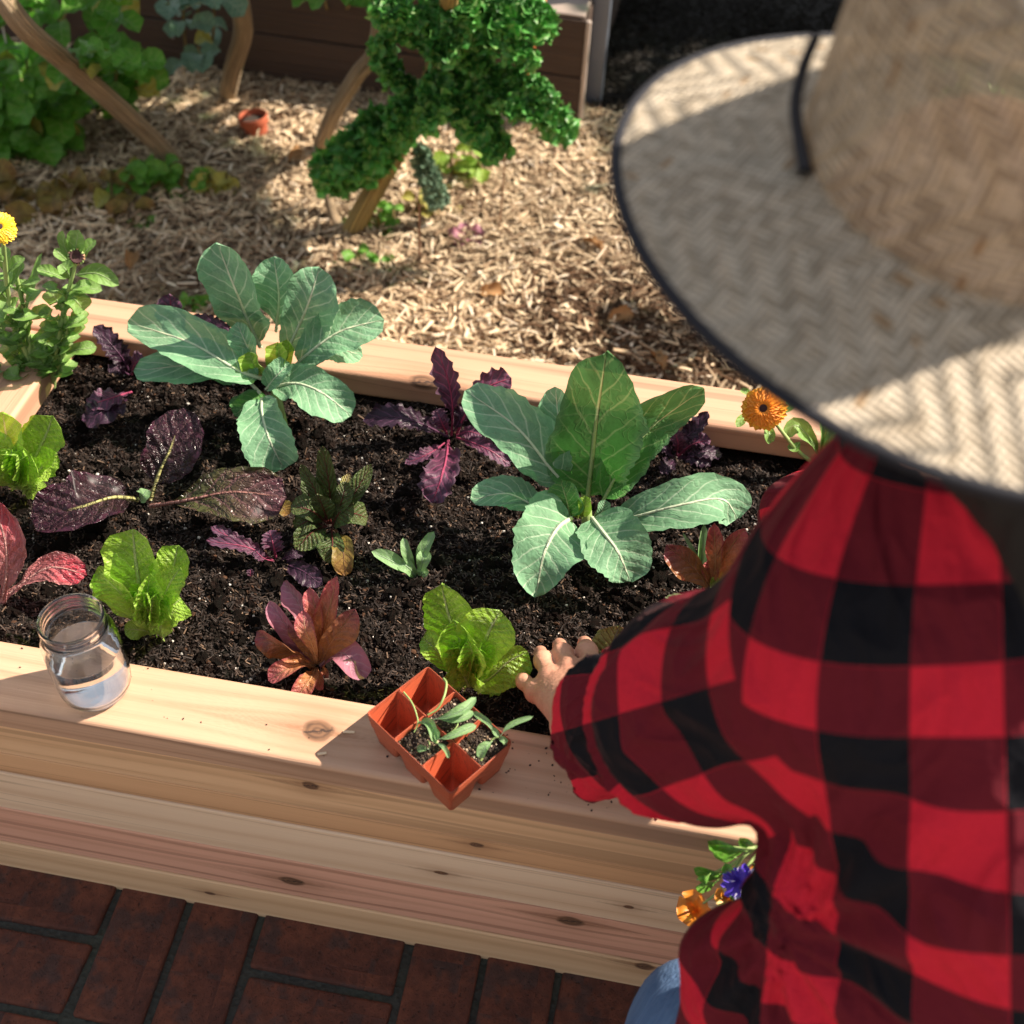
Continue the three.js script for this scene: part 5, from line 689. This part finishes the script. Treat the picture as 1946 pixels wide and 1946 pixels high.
// hedge added past the right edge, unseen, to shade the ground at the back
{
  const p = thing('shade_hedge', 'dark green hedge added out of view at the back right to cast shade', 'shade_hedge'), R = rng(88), N = 16000, list = [];
  const trunkN = 5; for (let i = 0; i < trunkN; i++) mesh('trunk', tube([V(1.9 + i * 0.55, 0, -4.3 + 0.1 * i), V(1.95 + i * 0.55, 0.8, -4.3), V(1.9 + i * 0.55, 1.7, -4.25)], 0.03, 0.012, 8, 7), bark, p);
  const lg = leafGeo([V(0, 0, 0), V(0.5, 0.06, 0), V(1, 0, 0)], 0.3, { nl: 4, nw: 2, stalk: 0 });
  void list; const im = instanced('foliage', lg, LM.kale, N, (M) => { const x = 1.3 + 3.4 * R(), y = 0.05 + 2.6 * R(), z = -4.35 + (R() - 0.5) * 0.8 * (1.1 - y * 0.2) + 0.12 * Math.sin(x * 5 + y * 3); M.position.set(x, y, z); M.rotation.set(R() * 6, R() * 6, R() * 6); M.scale.setScalar(0.06 + 0.05 * R()); return null; }, p); void im;
}

{ // small tree at the back right added unseen, its crown shaped to cast shade
  const p = thing('shade_tree', 'small leafy tree added out of view at the back right to shade the ground', 'shade_tree'), R = rng(93);
  mesh('trunk', tube([V(1.75, -0.05, -4.0), V(1.7, 0.7, -3.95), V(1.5, 1.35, -3.8), V(1.25, 1.9, -3.7)], 0.06, 0.03, 14, 9), bark, p);
  for (const [x, y, z] of [[0.6, 2.2, -3.8], [1.7, 2.3, -3.7], [2.6, 2.4, -3.9], [3.3, 2.3, -4.1], [0.93, 1.86, -2.5]]) mesh('branch', tube([V(1.45, 1.45, -3.78), V((1.4 + x) / 2, (1.6 + y) / 2 + 0.1, (z - 3.75) / 2), V(x, y, z)], 0.028, 0.008, 10, 7), bark, p);
  const lg = leafGeo([V(0, 0, 0), V(0.5, 0.08, 0), V(1, 0, 0)], 0.28, { nl: 4, nw: 2, stalk: 0 }), cl = []; for (let i = 9; i < 76; i++) { const a = R() * 6.283, r = Math.sqrt(R()); cl.push(i >= 60 ? (([x, z, q]) => [x + Math.cos(a) * r * q, 1.85 + (R() - 0.5) * 0.2, z + Math.sin(a) * r * q, 0.10 + 0.07 * R()])(i < 77 ? [0.93, -2.5, 0.38] : [1.32, -2.9, 0.28]) : i < 18 ? [1.1 + Math.cos(a) * r * 0.7, 2.35 + (R() - 0.5) * 0.6, -3.95 + Math.sin(a) * r * 0.55, 0.2 + 0.14 * R()] : [2.75 + Math.cos(a) * r * 0.95, 2.3 + (R() - 0.5) * 0.8, -4.0 + Math.sin(a) * r * 0.75, 0.24 + 0.16 * R()]); }
  instanced('crown', lg, LM.kale, 17000, (M) => { const c = cl[(R() * cl.length) | 0], th = R() * 6.283, ph = Math.acos(2 * R() - 1), r = c[3] * Math.pow(R(), 0.4); M.position.set(c[0] + r * Math.sin(ph) * Math.cos(th), c[1] + 0.7 * r * Math.cos(ph), c[2] + r * Math.sin(ph) * Math.sin(th)); M.rotation.set(R() * 6, R() * 6, R() * 6); M.scale.setScalar(0.05 + 0.04 * R()); return null; }, p);
}

{ // kale plant added unseen behind the hat to shade the mulch beside the bed
  const p = thing('curly_kale', 'low curly kale added unseen behind the hat to shade the mulch by the bed', 'vegetable plant'), c = V(1.15, 0, -1.68);
  mesh('trunk', tube([c, c.clone().add(V(0.02, 0.25, 0)), c.clone().add(V(0, 0.5, 0.02))], 0.018, 0.012, 10, 8), barkGreen, p);
  for (let i = 0; i < 15; i++) { const a = i * 2.4, y = 0.22 + (i % 5) * 0.085, r = 0.15 + 0.05 * (i % 3); kaleLeaf(p, c.clone().add(V(0, y, 0)), c.clone().add(V(Math.cos(a) * r * 0.6, y + 0.09, Math.sin(a) * r * 0.6)), c.clone().add(V(Math.cos(a) * r, y, Math.sin(a) * r)), 0.062, 260 + i); }
}
// ---------------------------------------------------------------- the gardener
const J = { neck: atD(1925, 965, 0.75), trap: atD(1765, 965, 0.79), head: V(0.655, 1.19, 0.0), chin: V(0.638, 1.095, -0.07), ls: atD(1590, 1235, 0.79), el: atD(1345, 1350, 0.95), wr: atD(1108, 1378, 1.195), ub: atD(1790, 1130, 0.80), mid: atD(1890, 1560, 0.83), waist: atD(1885, 1830, 0.885), hip: atD(1900, 2150, 0.98), kn: atD(1352, 2000, 1.13) };
J.rs = V(0.93, 1.03, -0.11); J.re = V(0.84, 0.83, -0.235); J.rw = V(0.676, 0.687, -0.285); J.rh2 = V(0.69, 0.54, -0.31); J.lh = J.hip.clone().add(V(-0.09, 0.0, 0.02)); J.rh = J.hip.clone().add(V(0.1, 0, -0.02));
J.kn.y = Math.max(J.kn.y, 0.2);
{
  const person = thing('person', 'person in red and black checked flannel shirt and blue jeans, hand in the soil', 'person');
  // body: one continuous surface, with a finer grid for the hand and the head
  const skinT = tex(256, 256, (u, v) => { const n = fbm(u * 40, v * 40, 3), m = fbm(u * 7, v * 7, 3), w = fbm(u * 14, v * 90, 2); const c = mix3([0.62, 0.335, 0.225], [0.53, 0.24, 0.16], m); const d = 0.9 + 0.2 * n; return [c[0] * d, c[1] * d, c[2] * d, 0.5 * n + 0.5 * w]; });
  const skin = phys({ map: skinT.map, bumpMap: skinT.bump, bumpScale: 0.0005, roughness: 0.45, specularIntensity: 0.5 });
  const core = bonesField([[J.neck, J.head, 0.055, 0.07], [J.head.clone().add(V(0.004, 0.02, 0.02)), J.head.clone().add(V(-0.004, 0.01, -0.02)), 0.082, 0.08], [J.head, J.chin, 0.07, 0.042], [J.neck, J.ub, 0.06, 0.10], [J.ub, J.mid, 0.11, 0.105], [J.mid, J.waist, 0.105, 0.10], [J.waist, J.hip, 0.10, 0.12], [J.ls, J.trap, 0.055, 0.05], [J.trap, J.neck, 0.05, 0.05], [J.rs, J.neck, 0.055, 0.06], [J.rs, J.re, 0.045, 0.036], [J.re, J.rw, 0.036, 0.03], [J.rw, J.rh2, 0.03, 0.026], [J.ls, J.el, 0.05, 0.04], [J.el, J.wr, 0.04, 0.027], [J.chin.clone().add(V(-0.003, 0.045, -0.022)), J.chin.clone().add(V(-0.004, 0.03, -0.034)), 0.012, 0.013, 0.01], [J.head.clone().add(V(-0.08, -0.03, 0.005)), J.head.clone().add(V(-0.083, -0.06, 0.005)), 0.012, 0.008, 0.01], [J.head.clone().add(V(0.08, -0.03, -0.005)), J.head.clone().add(V(0.083, -0.06, -0.005)), 0.012, 0.008, 0.01]], 0.05);
  const K = (u, v, y) => at(u + 9, v + 12, y);
  const h = { w: J.wr.clone(), p0: K(1010, 1303, 0.497), p1: K(987, 1284, 0.487), p2: K(977, 1268, 0.446), r0: K(1037, 1277, 0.508), r1: K(1024, 1243, 0.494), r2: K(1018, 1228, 0.442), m0: K(1076, 1262, 0.515), m1: K(1060, 1230, 0.5), m2: K(1054, 1214, 0.442), i0: K(1120, 1256, 0.518), i1: K(1106, 1226, 0.504), i2: K(1102, 1210, 0.445), t0: K(1135, 1318, 0.515), t1: K(1160, 1285, 0.49), t2: K(1150, 1258, 0.452) };
  const kh = 0.012, hand = bonesField([[J.el.clone().lerp(J.wr, 0.7), h.w, 0.030, 0.026], [h.w, h.p0, 0.022, 0.0105, 0.02], [h.w, h.r0, 0.022, 0.0105, 0.02], [h.w, h.m0, 0.022, 0.011, 0.02], [h.w, h.i0, 0.022, 0.0115, 0.02], [h.p0, h.p0, 0.0128, 0.0128, 0.006], [h.r0, h.r0, 0.0138, 0.0138, 0.006], [h.m0, h.m0, 0.0145, 0.0145, 0.006], [h.i0, h.i0, 0.0145, 0.0145, 0.006], [h.r1, h.r1, 0.0116, 0.0116, 0.003], [h.m1, h.m1, 0.0122, 0.0122, 0.003], [h.i1, h.i1, 0.0125, 0.0125, 0.003],
    [h.p0, h.p1, 0.0098, 0.0092, 0.006], [h.p1, h.p2, 0.0092, 0.0078, 0.003], [h.r0, h.r1, 0.0108, 0.0103, 0.006], [h.r1, h.r2, 0.0103, 0.0086, 0.003], [h.m0, h.m1, 0.0115, 0.0110, 0.006], [h.m1, h.m2, 0.0110, 0.009, 0.003], [h.i0, h.i1, 0.0118, 0.0112, 0.006], [h.i1, h.i2, 0.0112, 0.009, 0.003], [h.w, h.t0, 0.022, 0.016, 0.02], [h.t0, h.t1, 0.0135, 0.012, 0.006], [h.t1, h.t2, 0.012, 0.0095, 0.004]], kh);
  const handF = (p) => hand(p) + 0.0007 * (vn3(p[0] * 260, p[1] * 260, p[2] * 260) - 0.5);
  const bb = (pts, m) => { const a = [1e9, 1e9, 1e9], b = [-1e9, -1e9, -1e9]; for (const q of pts) q.toArray().forEach((c, i) => { a[i] = Math.min(a[i], c - m); b[i] = Math.max(b[i], c + m); }); return [a, b]; };
  const g1 = surfaceNets(core, ...bb([J.neck, J.head, J.chin, J.ls, J.el, J.wr, J.rs, J.re, J.rw, J.rh2, J.ub, J.mid, J.waist, J.hip], 0.14), 0.012), g2 = surfaceNets(handF, ...bb(Object.values(h).concat([J.el.clone().lerp(J.wr, 0.7)]), 0.045), 0.0026);
  const g3 = g2.clone(); { const p = g3.attributes.position, n = g3.attributes.normal, id = g3.index.array; for (let i = 0; i < p.count; i++) { p.setXYZ(i, J.rh2.x - (p.getX(i) - h.w.x), J.rh2.y + p.getY(i) - h.w.y, J.rh2.z + p.getZ(i) - h.w.z); n.setX(i, -n.getX(i)); } for (let i = 0; i < id.length; i += 3) { const t = id[i]; id[i] = id[i + 1]; id[i + 1] = t; } }   // the other hand, mirrored
  for (const g of [g1, g2, g3]) { const p = g.attributes.position, uv = []; for (let i = 0; i < p.count; i++) uv.push((p.getX(i) + p.getY(i) * 0.6) * 8, (p.getZ(i) - p.getY(i) * 0.6) * 8); g.setAttribute('uv', new THREE.Float32BufferAttribute(uv, 2)); }
  mesh('body', mergeGeometries([g1, g2, g3]), skin, person);
  // fingernails lie in the soil; hair at the nape
  const hairF = bonesField([[J.head.clone().add(V(0.01, 0.0, 0.03)), J.neck.clone().add(V(0.03, 0.03, 0.06)), 0.075, 0.05], [J.neck.clone().add(V(0.03, 0.03, 0.06)), J.ub.clone().add(V(0.05, 0.03, 0.085)), 0.045, 0.03], [J.neck.clone().add(V(0.03, 0.03, 0.06)), atD(1965, 1080, 0.70), 0.045, 0.022]], 0.03);
  const hg = surfaceNets((p) => hairF(p) + 0.006 * (vn3(p[0] * 140, p[1] * 16, p[2] * 140) - 0.5), ...bb([J.head, J.neck, J.ub.clone().add(V(0.05, 0.03, 0.085)), atD(1965, 1080, 0.70)], 0.12), 0.007); mesh('hair', hg, std({ color: [0.006, 0.004, 0.0035], roughness: 0.8 }), person);

  // flannel shirt: smooth field over torso, left sleeve, cuff, right shoulder, open front and tail
  const hemA = atD(1580, 1690, 0.86);
  const torso = [[J.neck, J.ub, 0.06, 0.105], [J.neck, J.neck.clone().add(V(-0.015, 0.035, -0.01)), 0.062, 0.060, 0.02], [J.ub, J.mid, 0.125, 0.130], [J.mid, J.waist, 0.130, 0.125], [J.waist, J.hip, 0.125, 0.165], [J.ls.clone().lerp(J.trap, 0.35), J.trap, 0.07, 0.052], [J.trap, J.neck, 0.052, 0.06], [J.rs, J.neck, 0.075, 0.055], [J.ub.clone().add(V(0.06, 0, -0.02)), J.mid.clone().add(V(0.06, 0, -0.02)), 0.12, 0.12]];
  const tail = [[hemA, atD(1405, 1852, 0.97), 0.034, 0.045, 0.025], [atD(1405, 1852, 0.97), atD(1385, 1990, 1.02), 0.045, 0.05, 0.03], [hemA, atD(1530, 2060, 0.98), 0.036, 0.085, 0.03], [hemA, atD(1700, 2100, 0.96), 0.05, 0.11, 0.03]];
  const el2 = J.el.clone(), cuffIn = J.el.clone().lerp(J.wr, 0.55);
  const arm = [[J.ls.clone().add(V(0.01, -0.012, 0)), el2, 0.090, 0.083], [el2, cuffIn, 0.083, 0.070]], cuff = [[cuffIn, J.wr.clone().lerp(J.el, 0.02).add(V(0, -0.004, 0.014)), 0.066, 0.072, 0.012]], rarm = [[J.rs, J.re, 0.085, 0.066], [J.re, J.rw.clone().add(V(-0.012, 0.0, 0.004)), 0.064, 0.042]];
  const fT = bonesField([...torso, ...tail], 0.045), fA = bonesField(arm, 0.05), fC = bonesField(cuff, 0.02), fR = bonesField(rarm, 0.04);
  const axA = el2.clone().sub(J.ls).normalize(), axB = J.wr.clone().sub(el2).normalize(), axT = J.mid.clone().sub(J.hip).normalize();
  const wrT = hemA.clone();
  const folds = (p, q) => { const s = (p[0] - J.ls.x) * axA.x + (p[1] - J.ls.y) * axA.y + (p[2] - J.ls.z) * axA.z, s2 = (p[0] - el2.x) * axB.x + (p[1] - el2.y) * axB.y + (p[2] - el2.z) * axB.z; const w = vn3(p[0] * 9, p[1] * 9, p[2] * 9); return q ? 0.011 * (Math.abs(Math.sin(s * 34 + 6 * w + (p[0] + p[1]) * 14)) - 0.5) * sstep(0.0, 0.14, s) + 0.012 * (Math.abs(Math.sin(s2 * 36 + 6 * w + (p[0] - p[2]) * 20)) - 0.5) * sstep(-0.02, 0.07, s2) + 0.014 * Math.exp(-Math.pow((s2 - 0.085 + 0.05 * (w - 0.5)) / 0.011, 2)) : (() => { const dx = p[0] - wrT.x, dy = p[1] - wrT.y, dz = p[2] - wrT.z, r = Math.hypot(dx, dy, dz), ang = Math.atan2(dy, dx + dz); return 0.006 * Math.sin(ang * 13 + 2.5 * w) * Math.exp(-Math.pow((r - 0.11) / 0.08, 2)) + 0.007 * (w - 0.5); })(); };
  const cutW = J.wr.clone().lerp(J.el, 0.36), cutN = axB.clone().multiplyScalar(0.55).add(h.m0.clone().sub(h.w).normalize().multiplyScalar(0.8)).normalize();
  const shirtF = (p) => {
    const t = fT(p) + folds(p, false), c = fC(p) + 0.004 * Math.sin(18 * Math.atan2(p[1] - cutW.y, p[0] - cutW.x) * 0.3 + p[2] * 60), cp = (p[0] - cutW.x) * cutN.x + (p[1] - cutW.y) * cutN.y + (p[2] - cutW.z) * cutN.z + 0.004 * Math.sin(p[0] * 60);
    const left = Math.max(smin(fA(p) + folds(p, true), c, 0.006), cp), right = fR(p) + 0.008 * (vn3(p[0] * 26, p[1] * 26, p[2] * 26) - 0.5);
    return Math.max(smin(smin(left, t, 0.035), right, 0.03), 0.50 - p[1] + 0.03 * Math.sin(p[0] * 14));
  };
  const g = surfaceNets(shirtF, ...bb([J.neck, J.ls, J.el, J.wr, J.rs, J.re, J.rw, J.ub, J.mid, J.waist, J.hip, atD(1368, 1950, 1.0)], 0.19), 0.0068);
  // checks follow the sleeve and the back: texture coordinates per part, unrolled per triangle
  const pos = g.attributes.position, nor = g.attributes.normal, ix = g.index.array, SQ = 0.114, P = [], N = [], U = [];
  const frame = (A, ax, ref) => { const x = ref.clone().addScaledVector(ax, -ref.dot(ax)).normalize(); return [A, ax, x, ax.clone().cross(x)]; };
  const toEye = EYE.clone().sub(J.mid).normalize();
  const FA = frame(J.ls, J.wr.clone().sub(J.ls).normalize(), toEye), FRr = frame(J.rs, J.rw.clone().sub(J.rs).normalize(), V(0, 1, 0)), a = new THREE.Vector3();
  const backN = toEye.clone().addScaledVector(axT, -toEye.dot(axT)).normalize(), side = axT.clone().cross(backN), R30 = 0.30, ctr = J.mid.clone().addScaledVector(backN, 0.125 - R30);
  const cyl = (F, R) => (q, ref) => { a.copy(q).sub(F[0]); let th = Math.atan2(a.dot(F[3]), a.dot(F[2])); if (ref !== undefined) { while (th - ref > Math.PI) th -= 6.28319; while (th - ref < -Math.PI) th += 6.28319; } return [th * R, a.dot(F[1]), th]; };
  const back = (q) => { a.copy(q).sub(ctr); return [R30 * Math.atan2(a.dot(side), Math.max(0.05, a.dot(backN))), 1.3 * a.dot(axT), 0]; };
  const parts = [back, cyl(FA, 0.085), cyl(FRr, 0.06)], shift = [[0.05, 0.03], [0.02, 0.015], [0, 0.03]];
  const armAx = FA[1], d1 = (q) => Math.min((q[0] - J.ls.x) * armAx.x + (q[1] - J.ls.y) * armAx.y + (q[2] - J.ls.z) * armAx.z - 0.005, fT(q) - Math.min(fA(q), fC(q)) + 0.012), d2 = (q) => Math.min(fT(q), fA(q)) - fR(q);          // > 0: on the left sleeve, on the right sleeve
  const emit = (tri, k) => { const c = tri[0].p.clone().add(tri[1].p).add(tri[2].p).divideScalar(3), ref = parts[k](c)[2]; for (const v of tri) { const [u, s] = parts[k](v.p, ref); P.push(v.p.x, v.p.y, v.p.z); N.push(v.n.x, v.n.y, v.n.z); U.push((u + shift[k][0]) / SQ, (s + shift[k][1]) / SQ); } };
  const cut = (tri, f, pos2, neg) => { const s = tri.map((v) => f(v.p.toArray())), up = s.map((x) => x > 0), nUp = up.filter(Boolean).length; if (nUp === 3) return pos2(tri); if (nUp === 0) return neg(tri); const lone = up.indexOf(nUp === 1), i1 = (lone + 1) % 3, i2 = (lone + 2) % 3, md = (i, j) => { const t = clamp(s[i] / (s[i] - s[j])); return { p: tri[i].p.clone().lerp(tri[j].p, t), n: tri[i].n.clone().lerp(tri[j].n, t) }; }, A = md(lone, i1), B = md(lone, i2); const L = [tri[lone], A, B], Q1 = [A, tri[i1], tri[i2]], Q2 = [A, tri[i2], B]; if (nUp === 1) { pos2(L); neg(Q1); neg(Q2); } else { neg(L); pos2(Q1); pos2(Q2); } };
  for (let i = 0; i < ix.length; i += 3) {
    const tri = [0, 1, 2].map((k) => ({ p: V(0, 0, 0).fromBufferAttribute(pos, ix[i + k]), n: V(0, 0, 0).fromBufferAttribute(nor, ix[i + k]) }));
    cut(tri, d2, (t) => emit(t, 2), (t) => cut(t, d1, (q) => emit(q, 1), (q) => emit(q, 0)));
  }
  const sg = new THREE.BufferGeometry(); sg.setAttribute('position', new THREE.Float32BufferAttribute(P, 3)); sg.setAttribute('normal', new THREE.Float32BufferAttribute(N, 3)); sg.setAttribute('uv', new THREE.Float32BufferAttribute(U, 2));
  const plaid = tex(512, 512, (u, v) => { const e = 0.004, sq = (t) => sstep(0.5 - e, 0.5 + e, t % 1) - sstep(1 - e, 1, t % 1) - 0 * t, bu = sq(u), bv = sq(v), n = fbm(u * 120, v * 120, 2), tw = 0.5 + 0.5 * Math.sin((u + v) * 512 * 0.9); const red = [0.60, 0.020, 0.040], blk = [0.009, 0.009, 0.012], mx = [0.13, 0.011, 0.019]; let c = bu && bv ? mix3(red, blk, bu * bv) : mix3(red, mx, Math.max(bu, bv)); const d = 0.85 + 0.3 * n; return [c[0] * d, c[1] * d, c[2] * d, 0.5 * n + 0.5 * tw]; });
  const wr = tex(512, 512, (u, v) => { const x = u * 6.2832, y = v * 6.2832, a = Math.cos(x), b = Math.sin(x), c = Math.cos(y), d = Math.sin(y); const q = vn3(a * 2.2 + 5 + c, b * 2.2 + d, c * 1.3 + d * 0.6 + 9), r = vn3(a * 4 + 15, b * 4 + d * 1.5 + c, d * 2.2 + 4), t = fbm(u * 90, v * 90, 2); return [0, 0, 0, 0.55 * (1 - Math.abs(2 * q - 1)) + 0.35 * (1 - Math.abs(2 * r - 1)) + 0.06 * t]; }).bump; wr.repeat.set(0.3, 0.3);
  mesh('shirt', sg, phys({ map: plaid.map, bumpMap: wr, bumpScale: 0.012, roughness: 0.9, sheen: 0.25, sheenRoughness: 0.6, sheenColor: new THREE.Color(0.5, 0.2, 0.2), specularIntensity: 0.25 }), person);

  // jeans: hips, thighs, shins
  const lf = V(J.lh.x + 0.05, 0.09, J.lh.z + 0.12), rk = J.kn.clone().add(V(0.34, -0.02, 0.02)), rf = V(J.rh.x + 0.08, 0.09, J.rh.z + 0.12);
  const jf = bonesField([[J.hip.clone().add(V(0, 0.04, 0)), J.hip, 0.13, 0.14], [J.lh, J.kn, 0.095, 0.076], [J.rh, rk, 0.095, 0.076], [J.kn, lf, 0.072, 0.05], [rk, rf, 0.072, 0.05]], 0.06);
  const jg = surfaceNets((p) => jf(p) + 0.006 * (vn3(p[0] * 22, p[1] * 14, p[2] * 22) - 0.5), ...bb([J.hip, J.lh, J.kn, J.rh, rk, lf, rf], 0.16), 0.011);
  { const p = jg.attributes.position, uv = []; for (let i = 0; i < p.count; i++) uv.push((p.getX(i) + 0.5 * p.getZ(i)) * 5, (p.getY(i) + 0.7 * p.getZ(i)) * 5); jg.setAttribute('uv', new THREE.Float32BufferAttribute(uv, 2)); }
  const den = tex(512, 512, (u, v) => { const n = fbm(u * 200, v * 120, 2), m = fbm(u * 8, v * 8, 4), c = mix3([0.055, 0.115, 0.235], [0.14, 0.24, 0.40], clamp(0.55 * m + 0.6 * (n - 0.3))); return [...c, n]; });
  mesh('jeans', jg, std({ map: den.map, bumpMap: den.bump, bumpScale: 0.0012, roughness: 0.9 }), person);
  for (const [f, k] of [[lf, 0], [rf, 1]]) { const s = new RoundedBoxGeometry(0.095, 0.075, 0.25, 4, 0.03), m = mesh('shoe', s, std({ color: [0.05, 0.04, 0.035], roughness: 0.7 }), person); m.position.set(f.x, 0.055, f.z + 0.05); }
}
{ // woven straw hat
  const hat = thing('straw_hat', 'wide-brimmed woven straw hat with a dark edge band and black cord, on the person’s head', 'hat');
  const weave = tex(1024, 1024, (u, v) => {
    const n = 48, i = Math.floor(u * n), j = Math.floor(v * n), fu = u * n - i, fv = v * n - j, jf = ((j % 24) + 24) % 24 < 12 ? j % 12 : 11 - (j % 12), over = ((i + jf) % 6 + 6) % 6 < 3;
    const along = over ? i : j + 500, f = over ? fu : fv, run = over ? ((jf + i) % 6) : ((i + jf) % 6 - 3), prof = Math.sqrt(Math.max(0, 1 - Math.pow(2 * f - 1, 2) * 0.92)), pos2 = ((run + (over ? fv : fu)) / 3), bow = Math.sin(clamp(pos2) * Math.PI);
    const tone = hash(along, over ? (j / 9) | 0 : (i / 9) | 0), fib = fbm(over ? u * 700 : u * 60, over ? v * 60 : v * 700, 2);
    let c = mix3([0.90, 0.78, 0.60], [0.52, 0.43, 0.31], tone); if (hash(along * 3 + 1, (over ? j : i) >> 3) > 0.988) c = [0.55, 0.36, 0.19];
    const d = (0.22 + 0.78 * prof) * (0.82 + 0.3 * fib); return [c[0] * d, c[1] * d, c[2] * d, clamp(0.25 + 0.5 * prof * (0.45 + 0.55 * bow))];
  });
  const straw = phys({ map: weave.map, bumpMap: weave.bump, bumpScale: 0.012, roughness: 0.62, transmission: 0.22, thickness: 0, specularIntensity: 0.35 });
  const nrm = V(0.075, 1, 0.05).normalize(), C = V(0.651, 1.229 + 0.036, 0.0); hat.position.copy(C); hat.quaternion.setFromUnitVectors(V(0, 1, 0), nrm);
  const NT = 120, ov = (a) => 1 + 0.05 * Math.cos(2 * (a - 1.75)), R0 = 0.112, R1 = 0.206;
  const brimY = (r, a) => { const t = (r - R0) / (R1 - R0); return 0.006 * t * t * Math.cos(2 * a + 0.6) - 0.046 * t + 0.010 * t * t; };
  function sheet(rows, f, uvf) { const pos = [], uv = [], idx = []; for (let i = 0; i < rows; i++) for (let k = 0; k <= NT; k++) { const a = k / NT * 6.283185, q = f(i / (rows - 1), a); pos.push(...q); uv.push(...uvf(q, i / (rows - 1), a)); } for (let i = 0; i < rows - 1; i++) for (let k = 0; k < NT; k++) { const b = i * (NT + 1) + k; idx.push(b, b + NT + 1, b + 1, b + 1, b + NT + 1, b + NT + 2); } const g = new THREE.BufferGeometry(); g.setAttribute('position', new THREE.Float32BufferAttribute(pos, 3)); g.setAttribute('uv', new THREE.Float32BufferAttribute(uv, 2)); g.setIndex(idx); g.computeVertexNormals(); return g; }
  const ca = Math.cos(0.5), sa = Math.sin(0.5), W = 0.18;
  const brim = (dy) => sheet(22, (t, a) => { const r = mix(R0 * ov(a), R1, t); return [r * Math.cos(a), brimY(r, a) + dy + 0.0012 * vn(Math.cos(a) * r * 60 + 9, Math.sin(a) * r * 60 + 9), r * Math.sin(a)]; }, (q) => [(q[0] * ca + q[2] * sa) / W, (-q[0] * sa + q[2] * ca) / W]);
  mesh('brim', mergeGeometries([brim(0), brim(-0.0028)]), straw, hat);
  const prof = new THREE.SplineCurve([[0.114, -0.004], [0.1135, 0.03], [0.1125, 0.075], [0.110, 0.108], [0.099, 0.13], [0.064, 0.138], [0.03, 0.139], [0.0005, 0.136]].map(([x, y]) => new THREE.Vector2(x, y)));
  const crown = (s) => sheet(30, (t, a) => { const q = prof.getPoint(t), r = q.x * s * ov(a); return [r * Math.cos(a), q.y - (1 - s) * 0.06 - 0.008 * sstep(0.09, 0.13, q.y) * Math.exp(-Math.pow(Math.sin(a - 1.75) * r / 0.022, 2)), r * Math.sin(a)]; }, (q, t, a) => [a * 0.112 / W, t * 0.23 / W]);
  const strawThin = straw.clone(); strawThin.transmission = 0.44; mesh('crown', crown(1), strawThin, hat);
  const ep = []; for (let k = 0; k < 96; k++) { const a = k / 96 * 6.283185; ep.push(V(R1 * 1.004 * Math.cos(a), brimY(R1, a) - 0.0012, R1 * 1.004 * Math.sin(a))); }
  const eg = new THREE.TubeGeometry(new THREE.CatmullRomCurve3(ep, true), 160, 0.0036, 8, true); mesh('edge_band', eg, std({ color: [0.007, 0.008, 0.014], roughness: 0.85 }), hat);
  // black cord lying along the foot of the crown
  hat.updateMatrixWorld(true); const cl = [[1552, 66], [1526, 130], [1512, 200], [1520, 265], [1532, 328]].map(([u, v], i) => hat.worldToLocal(at(u, v, C.y + [0.056, 0.038, 0.024, 0.014, 0.007][i])));
  const cg = tube(cl, 0.0030, 0.0040, 20, 8); mesh('cord', cg, std({ color: [0.012, 0.012, 0.016], roughness: 0.8 }), hat);
}
renderer.render(scene, camera);
